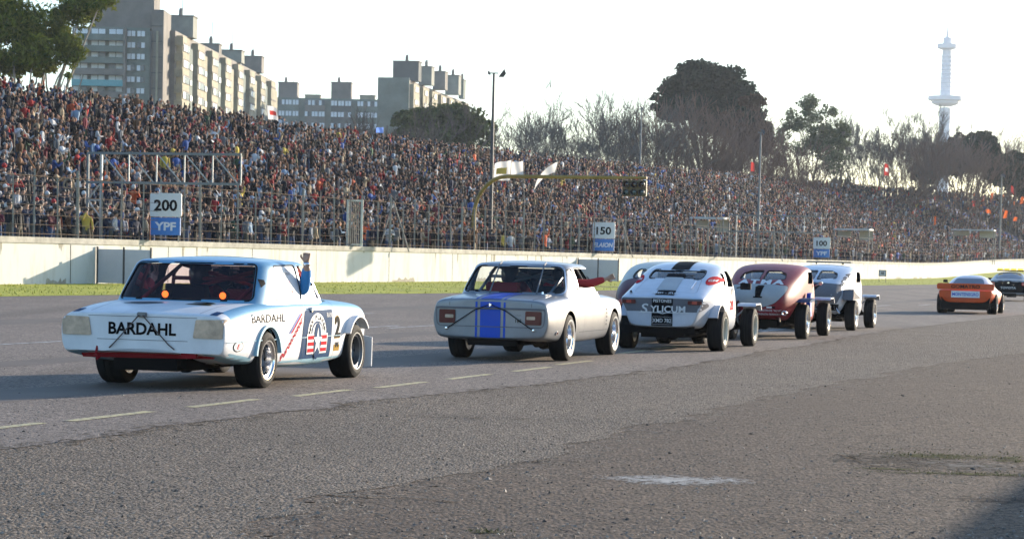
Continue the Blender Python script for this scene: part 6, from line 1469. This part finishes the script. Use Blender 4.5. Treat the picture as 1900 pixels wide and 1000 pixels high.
seated(c3,1.00,.30,1.30,mat('white suit',(.4,.4,.4),.8),helmet=m_helmet,z0=.60,label='driver at the wheel of the coupe lettered SYLICUM')
seated(c3,1.05,-.28,1.27,m_cloth,hair=m_hair,z0=.60,label='dark haired passenger in the coupe lettered SYLICUM')

# 4. cream and plum coupe mostly hidden
def egg(tail=.0,h=1.43,wide=1.):
    return [(-1.02,.48,.30*wide,.40*wide,.60,.38*wide,.72,.22,.78,.80),(-.98,.43,.38*wide,.50*wide,.60,.48*wide,.76,.32,.86,.89),(-.80,.38,.48*wide,.60*wide,.60,.60*wide,.80,.42,.97,1.01),(-.45,.34,.56*wide,.68*wide,.60,.70*wide,.86,.52,1.09,1.145),(-.05,.32,.60*wide,.71*wide,.60,.735*wide,.92,.62,1.19,1.26),(.35,.30,.63*wide,.72*wide,.58,.745*wide,.96,.67,1.29,1.36),(.75,.28,.66*wide,.72*wide,.56,.745*wide,.98,.68,1.345,1.42),(1.2,.27,.68*wide,.72*wide,.56,.74*wide,.98,.68,1.36,h),(1.6,.27,.68*wide,.71*wide,.56,.72*wide,.97,.65,1.335,1.41),(1.95,.27,.66,.68,.56,.67,.96,.52,1.20,1.28),(2.18,.28,.58,.62,.56,.58,.93,.46,1.01,1.05),(2.8,.32,.42,.46,.56,.44,.88,.34,.96,.99),(3.4,.36,.34,.38,.56,.36,.84,.26,.91,.94),(3.5,.42,.28,.32,.56,.30,.80,.20,.86,.88)]
c4=Car('race_car','cream roofed dark plum coupe almost hidden behind the coupe lettered SYLICUM','racing car',1298,637,R_(15.5),1.48,'narrow pre war coupes')
bo,bv=coupe(c4,egg(),lambda i,k: 1 if (k>=4 and i>2) else 0,[mp_plum,mp_cream],[pill(-.40,.40,1.12,1.26,.06)],[pill(.62,1.55,1.04,1.27,.06)],rp([(-.46,1.07),(.46,1.07),(.40,1.25),(-.40,1.25)],.04),[(0,-.74,.33),(0,.74,.33)],tail_cre=.2,cav=(.0,2.0))
for x,y,R in [(0,-.74,.33),(0,.74,.33),(2.82,-.74,.33),(2.82,.74,.33)]: c4.wheel(x,y,R,.23,'spoke',m_rimb,m_rimg)
for sg in (-1,1): c4.arch(0,.34,.37,sg*.58,sg*.88,15,165,mp_plum,name='rear_fender',th=.03); c4.arch(2.82,.34,.37,sg*.58,sg*.88,30,150,mp_plum,name='front_fender',th=.02)
underside(c4,.33,1.46,-.8,2.9); front_axle(c4,2.82,.33,1.46); c4.decal(bv,poly2d(ngon(-.47,.70,.05,.05,14)),'rear',m_lamp,'tail_light',thick=.03); c4.decal(bv,poly2d(ngon(.47,.70,.05,.05,14)),'rear',m_lamp,'tail_light',thick=.03)

# 5. red coupe number 1
c5=Car('race_car','red egg shaped coupe with a white tail panel numbered 1','racing car',1488,629,R_(15.2),1.46,'narrow pre war coupes')
W5=[(0,-.73,.33),(0,.73,.33),(2.80,-.73,.33),(2.80,.73,.33)]
wins=[rp([(-.43,1.13),(-.04,1.10),(-.04,1.275),(-.26,1.27),(-.40,1.22)],.03),rp([(.04,1.10),(.43,1.13),(.40,1.22),(.26,1.27),(.04,1.275)],.03)]
bo,bv=coupe(c5,egg(wide=.93),lambda i,k:0,[mp_red],wins,[pill(.78,1.55,1.04,1.27,.06)],rp([(-.46,1.07),(.46,1.07),(.40,1.25),(-.40,1.25)],.04),W5,tail_cre=.15,cav=(.0,2.0))
D=lambda *a,**k: c5.decal(bv,*a,**k)
D(poly2d(rp([(-.54,1.0),(-.20,1.03),(.20,1.03),(.54,1.0),(.50,.86),(.36,.68),(.12,.60),(-.12,.60),(-.36,.68),(-.50,.86)],.12,5)),'rear',mat('grey white panel',(.36,.37,.37),.6,var=.1,spec=.1),'tail_panel',off=.004,step=.05)
rim_line(c5,bv,rp([(-.54,1.0),(-.20,1.03),(.20,1.03),(.54,1.0),(.50,.86),(.36,.68),(.12,.60),(-.12,.60),(-.36,.68),(-.50,.86)],.12,5),'rear',m_rubber,'lid_seam',.006,off=.005)
D(merge2d(poly2d([(-.02,.80),(.075,.80),(.115,1.0),(.0,1.0),(-.05,.965),(-.04,.95),(.025,.955)]),poly2d([(-.06,.775),(.11,.775),(.115,.80),(-.055,.80)])),'rear',m_txtk,'race_number',off=.008)
D(rot2d(text_mesh('A T M A',.085,bold=.055,stretch=2.35,spacing=.9),0,.02,1.062),'rear',m_txtw,'lettering',off=.011)
D(rot2d(text_mesh('ELASTICOS "ALVI"',.033,bold=.012,stretch=1.15),0,.26,.545),'rear',m_txtw,'lettering',off=.006); D(rot2d(text_mesh('FRENOS FERRERO',.033,bold=.012,stretch=1.15),0,.25,.475),'rear',m_txtw,'lettering',off=.006)
D(poly2d([(.20,.585),(.30,.585),(.30,.62),(.20,.62)]),'rear',mp_white,'sticker',off=.006); D(poly2d([(.30,.585),(.36,.585),(.36,.62),(.30,.62)]),'rear',mp_black,'sticker',off=.006)
D(poly2d([(-.14,.47),(-.09,.63),(-.04,.47)]),'rear',mp_plum,'tail_mark',off=.006)
b=MB(); b.lathe([(.035,-.1),(.045,-.1),(.05,.1),(.035,.1)],14,0,'X',Matrix.Translation((-.86,-.52,.50)),closed=True); c5.mb('exhaust_tip',b,[m_chrome],smooth=True)
b=MB(); b.tube([(-.86,-.36,.42),(-.92,-.44,.40),(-.90,-.44,.34)],.018,6); c5.mb('tow_hook',b,[m_chrome])
b=MB(); b.prism(rp([(-.35,.70),(-.1,.76),(.25,.78),(.35,.74),(.35,.72),(-.05,.70)],.02),-.90,-.62,'Y'); c5.mb('rear_fender',b,[mp_blued],angle=30)
b=MB(); b.prism(rp([(.42,.42),(.50,.86),(.66,.88),(.72,.42)],.03),-.80,-.72,'Y'); c5.mb('side_pod',b,[mp_stripe])
for sg in (-1,1): cyc_fender(c5,2.80,min(sg*.55,sg*.90),max(sg*.55,sg*.90),.73,.60,mp_sw)
b=MB(); b.lathe([(0,-.02),(.04,-.02),(.04,.02),(0,.03)],12,0,'X',Matrix.Translation((1.75,-.80,1.05))); b.tube([(1.75,-.68,1.0),(1.75,-.80,1.04)],.01,5); c5.mb('mirror',b,[m_chrome],angle=40)
for x,y,R in W5: c5.wheel(x,y,R,.22,'dish',m_rimg,m_chrome,white=0.,rr=.64)
underside(c5,.33,1.46,-.8,2.9); front_axle(c5,2.8,.33,1.46); seat(c5,.75,.30,.60,.50); seat(c5,.75,-.30,.60,.50); steering(c5,1.55,.28,1.05)
seated(c5,1.00,.30,1.30,mp_black,helmet=m_helmet,z0=.60,label='helmeted driver behind the split rear window of the red coupe'); seated(c5,1.05,-.26,1.24,m_cloth,hair=m_hair,z0=.58,label='bareheaded passenger behind the split rear window of the red coupe')

# 6. white coupe number 7
c6=Car('race_car','white coupe with a grey boot numbered 7 and a dark visor on its roof','racing car',1579,613,R_(16.3),1.46,'narrow pre war coupes')
bo,bv=coupe(c6,egg(wide=.93),lambda i,k:0,[mp_sw],wins,[pill(.78,1.55,1.04,1.27,.06)],rp([(-.46,1.07),(.46,1.07),(.40,1.25),(-.40,1.25)],.04),W5,tail_cre=.15,cav=(.0,2.0))
D=lambda *a,**k: c6.decal(bv,*a,**k)
D(poly2d(rp([(-.56,1.0),(0,1.04),(.56,1.0),(.60,.80),(.52,.58),(-.52,.58),(-.60,.80)],.05)),'rear',mp_grey,'tail_panel',off=.004,step=.05); D(poly2d([(-.52,.44),(.52,.44),(.55,.575),(-.55,.575)]),'rear',mp_black,'tail_band',off=.005)
D(merge2d(poly2d([(-.17,.93),(.16,.96),(.16,1.0),(-.17,.985)]),poly2d([(.06,.955),(.16,.96),(-.02,.74),(-.12,.74)])),'rear',m_txtk,'race_number',off=.008)
D(rot2d(text_mesh('BOBA',.10,bold=.02,stretch=.8),R_(82),.60,1.10),'rear',m_txtk,'lettering',off=.006)
b=MB(); b.box((1.35,0,1.475),(.30,1.0,.03)); b.box((1.35,.3,1.45),(.03,.03,.05)); b.box((1.35,-.3,1.45),(.03,.03,.05)); c6.mb('roof_visor',b,[mp_grey])
b=MB(); b.prism(rp([(-.60,.66),(-.52,.90),(-.34,.84),(.0,.78),(.42,.72),(.42,.69),(-.3,.68)],.02),-.84,-.62,'Y'); c6.mb('rear_fender',b,[mp_grey],bevel=.01)
b=MB(); b.prism([(-.58,.70),(-.52,.86),(-.46,.70)],-.85,-.845,'Y'); c6.mb('fender_mark',b,[mp_plum])
for sg in (-1,1): cyc_fender(c6,2.80,min(sg*.55,sg*.90),max(sg*.55,sg*.90),.72,.60,mp_sw)
b=MB(); b.tube([(-.75,-.50,.50),(-.85,-.56,.42),(-.85,-.60,.38)],.02,6); c6.mb('tow_hook',b,[m_chrome])
for x,y,R in W5: c6.wheel(x,y,R,.22,'dish',m_chrome,m_chrome,white=.02,rr=.62)
underside(c6,.33,1.46,-.8,2.9); front_axle(c6,2.8,.33,1.46); seat(c6,.75,.30,.60,.42); steering(c6,1.55,.28,1.05)
D(rot2d(text_mesh('7',.20,bold=.04,stretch=1.4),0,1.9,.66),'right',m_txtk,'race_number')
seated(c6,1.00,.30,1.28,m_cloth,helmet=mat('pale helmet',(.4,.4,.42),.3),z0=.60,label='driver behind the split rear window of the white coupe numbered 7')

# ============================================================ 7. orange sports car
c7=Car('sports_car','low orange sports car lettered GOMATRO across its tail spoiler','racing car',1842,583,R_(15.5),1.56)
OS=[(-.72,.36,.60,.72,.50,.76,.66,.66,.72,.73),(-.66,.32,.66,.80,.50,.83,.68,.70,.755,.765),(-.3,.26,.70,.86,.48,.87,.70,.72,.80,.82),(.1,.22,.74,.87,.45,.87,.68,.66,.84,.93),(.5,.18,.76,.85,.42,.85,.66,.56,1.02,1.12),(.9,.16,.76,.83,.40,.83,.66,.53,1.11,1.20),(1.3,.16,.76,.83,.40,.83,.66,.52,1.09,1.19),(1.7,.16,.76,.84,.40,.84,.66,.56,.84,.90),(2.1,.18,.76,.86,.42,.86,.66,.66,.76,.78),(2.6,.20,.74,.86,.42,.84,.62,.60,.70,.71),(3.1,.22,.66,.78,.40,.74,.52,.50,.58,.59),(3.25,.26,.50,.60,.38,.56,.46,.36,.50,.50)]
W7=[(0,-.76,.31),(0,.76,.31),(2.4,-.76,.30),(2.4,.76,.30)]
st=[(r[0],prof_c(*r[1:])) for r in OS]; body=loft(st,lambda i,k: 1 if (k>=5 and 2<i<7) else 0,[],[(0,.4)],2,[mp_orange,mat('pale pink roof',(.55,.45,.45),.35,coat=.5,var=.1)]); bv=bvh_of(body); c7.put('body',smooth_me(c7.cutwells(body,W7,r=.03),34))  # roof and upper cabin in a paler pink than the orange body
D=lambda *a,**k: c7.decal(bv,*a,**k)
D(poly2d(rp([(-.50,.90),(.50,.90),(.40,1.08),(-.40,1.08)],.07)),'rear',glass_mat('pale rear screen',(.5,.55,.6),op=.45,opcol=(.30,.34,.40)),'rear_window')
b=MB(); b.prism(rp([(-.86,.74),(.86,.74),(.87,.90),(.80,.93),(-.80,.93),(-.87,.90)],.05),-.84,-.80,'X'); 
sp=c7.mb('spoiler',b,[mp_orange]); v,f=text_mesh('GOMATRO',.105,bold=.025,stretch=1.25); c7.put('lettering',me_from('lettering',[(-.846,-u,z+.835) for u,z in v],[tuple(q) for q in f],mp_black))
b=MB(); b.box((-.80,0,.60),(.02,.86,.20)); c7.mb('name_plate',b,[mp_white]); v,f=text_mesh('MONTENEGRO',.10,bold=.015,stretch=.85); c7.put('lettering',me_from('lettering',[(-.815,-u,z+.60) for u,z in v],[tuple(q) for q in f],mp_stripe))
b=MB(); b.prism(rp([(-.78,.50),(.78,.50),(.80,.72),(-.80,.72)],.03),-.78,-.70,'X'); c7.mb('tail_panel',b,[mp_orange]); b=MB(); b.prism([(-.70,.13),(.70,.13),(.74,.50),(-.74,.50)],-.70,-.64,'X'); c7.mb('tail_grille',b,[m_under])
for y in (-.60,.60): b=MB(); b.tube([(1.6,y*1.05,.80),(1.55,y*1.35,.95)],.01,5); b.box((1.55,y*1.42,.98),(.05,.14,.09)); c7.mb('mirror',b,[m_rubber],bevel=.01)
D(poly2d(rp([(.75,.78),(1.55,.78),(1.3,1.02),(.85,1.03)],.05)),'right',m_rubber,'side_window')
for x,y,R in W7: c7.wheel(x,y,R,.30,'dish',m_rimg,m_chrome,rr=.6)
underside(c7,.30,1.5,-.6,2.5,exh=False)
# ============================================================ 8. pace car
c8=Car('pace_car','black and silver pace car lettered TOYOTA with a yellow roof light bar','car',1905,559,R_(14.0),1.55)
PSt=[(-.80,.30,.72,.82,.55,.83,.78,.68,.86,.875),(-.75,.26,.74,.86,.55,.87,.80,.70,.90,.915),(-.4,.24,.76,.88,.55,.88,.82,.68,.93,.96),(0,.22,.76,.88,.55,.87,.84,.62,1.05,1.12),(.5,.20,.76,.87,.55,.86,.84,.57,1.19,1.25),(1.0,.20,.76,.87,.55,.86,.84,.55,1.20,1.28),(1.5,.20,.76,.87,.55,.86,.84,.52,1.10,1.18),(2.0,.20,.76,.87,.55,.85,.82,.54,.92,.96),(2.7,.22,.74,.86,.55,.83,.76,.50,.84,.86),(3.3,.28,.60,.72,.55,.66,.70,.44,.72,.73)]
st=[(r[0],prof_c(*r[1:])) for r in PSt]; body=loft(st,lambda i,k:0,[],[(0,.3)],2,[mp_silver]); bv=bvh_of(body); W8=[(0,-.77,.33),(0,.77,.33),(2.65,-.77,.33),(2.65,.77,.33)]; c8.put('body',smooth_me(c8.cutwells(body,W8,r=.03),34))
D=lambda *a,**k: c8.decal(bv,*a,**k)
D(poly2d(rp([(-.80,.36),(.80,.36),(.82,.80),(.66,.87),(-.66,.87),(-.82,.80)],.05)),'rear',mp_black,'tail_panel',off=.004,step=.1); D(poly2d(rp([(-.56,.97),(.56,.97),(.46,1.18),(-.46,1.18)],.05)),'rear',mat('dark glass',(.03,.04,.06),.08,spec=.8),'rear_window',off=.004,step=.1)
for u0,u1 in ((-.84,-.58),(.58,.84)): l=D(poly2d(rp([(u0,.68),(u1,.68),(u1,.80),(u0,.80)],.03)),'rear',mat('bright red lens',(.7,.05,.04),.2,coat=.5),'tail_light',thick=.01); D(poly2d([(u0+.02 if u0>0 else u0+.14,.71),(u0+.12 if u0>0 else u0+.24,.71),(u0+.12 if u0>0 else u0+.24,.76),(u0+.02 if u0>0 else u0+.14,.76)]),'rear',m_tape,'reverse_lens',off=.02,parent=l)
D(rot2d(text_mesh('TOYOTA',.095,bold=.02,stretch=1.25),0,0,.57),'rear',m_txtw,'lettering',off=.008); D(poly2d(ngon(0,.79,.05,.035,16)),'rear',m_chrome,'badge',thick=.006); D(poly2d(ngon(.22,.70,.02,.02,10)),'rear',m_chrome,'lock')
b=MB(); b.box((.75,0,1.31),(.22,1.16,.05)); lb=c8.mb('light_bar',b,[m_rubber])
ml=mat('lit yellow lamp',(.8,.6,.05),.3,emit=(1.,.75,.12),es=.35)
for i in range(4):
    b=MB(); b.box((.74,-.43+i*.29,1.37),(.20,.24,.08)); c8.mb('beacon',b,[ml],lb,bevel=.015)
for y in (-.92,.92): b=MB(); b.box((1.65,y,.92),(.10,.20,.13)); c8.mb('mirror',b,[mp_black],bevel=.03)
D(poly2d(rp([(.1,.88),(1.8,.88),(1.4,1.10),(.5,1.15)],.06)),'right',m_rubber,'side_window')
for x,y,R in W8: c8.wheel(x,y,R,.22,'dish',m_rimb,m_rimg)
underside(c8,.33,1.5,-.8,2.9)
# ============================================================ added hut-shaped block out of shot, put there to shadow the near corner
t=thing('shadow_caster_hut','low white marshal hut standing right of the road','hut',(12.7,23.9,0),R_(90-17.4))
b=MB(); b.box((0,0,1.25),(12,2.4,2.5)); b.obj('wall',m_white,t); b=MB(); b.box((0,0,2.56),(12.4,2.8,.12)); b.obj('roof',m_grey,t)
for x in (-4,0,4): b=MB(); b.box((x,1.215,1.5),(1.6,.03,.9)); b.obj('window',m_bgl,t)
for c_ in (c1,c2,c3,c4,c5,c6,c7,c8):
    print('CAR', c_.t['label'][:30], [tuple(round(q) for q in proj(c_.world((x,y,0)))[:2]) for x,y in ((0,-c_.tr/2),(0,c_.tr/2),(2.78,-c_.tr/2))], [tuple(round(q) for q in proj(c_.world((.9,0,1.38)))[:2])])
# ============================================================ haze: the air between the camera and the far tower
hz=bpy.data.materials.new('haze'); hz.use_nodes=True; n=hz.node_tree; n.nodes.remove(n.nodes['Principled BSDF'])
pv=n.nodes.new('ShaderNodeVolumePrincipled'); pv.inputs['Color'].default_value=(.80,.88,1,1); pv.inputs['Density'].default_value=.00012; pv.inputs['Anisotropy'].default_value=.3
n.links.new(pv.outputs[0],n.nodes['Material Output'].inputs['Volume'])
b=MB(); b.box((0,1100,118),(3200,2400,242)); o=b.obj('haze',hz); tag(o,kind='stuff')
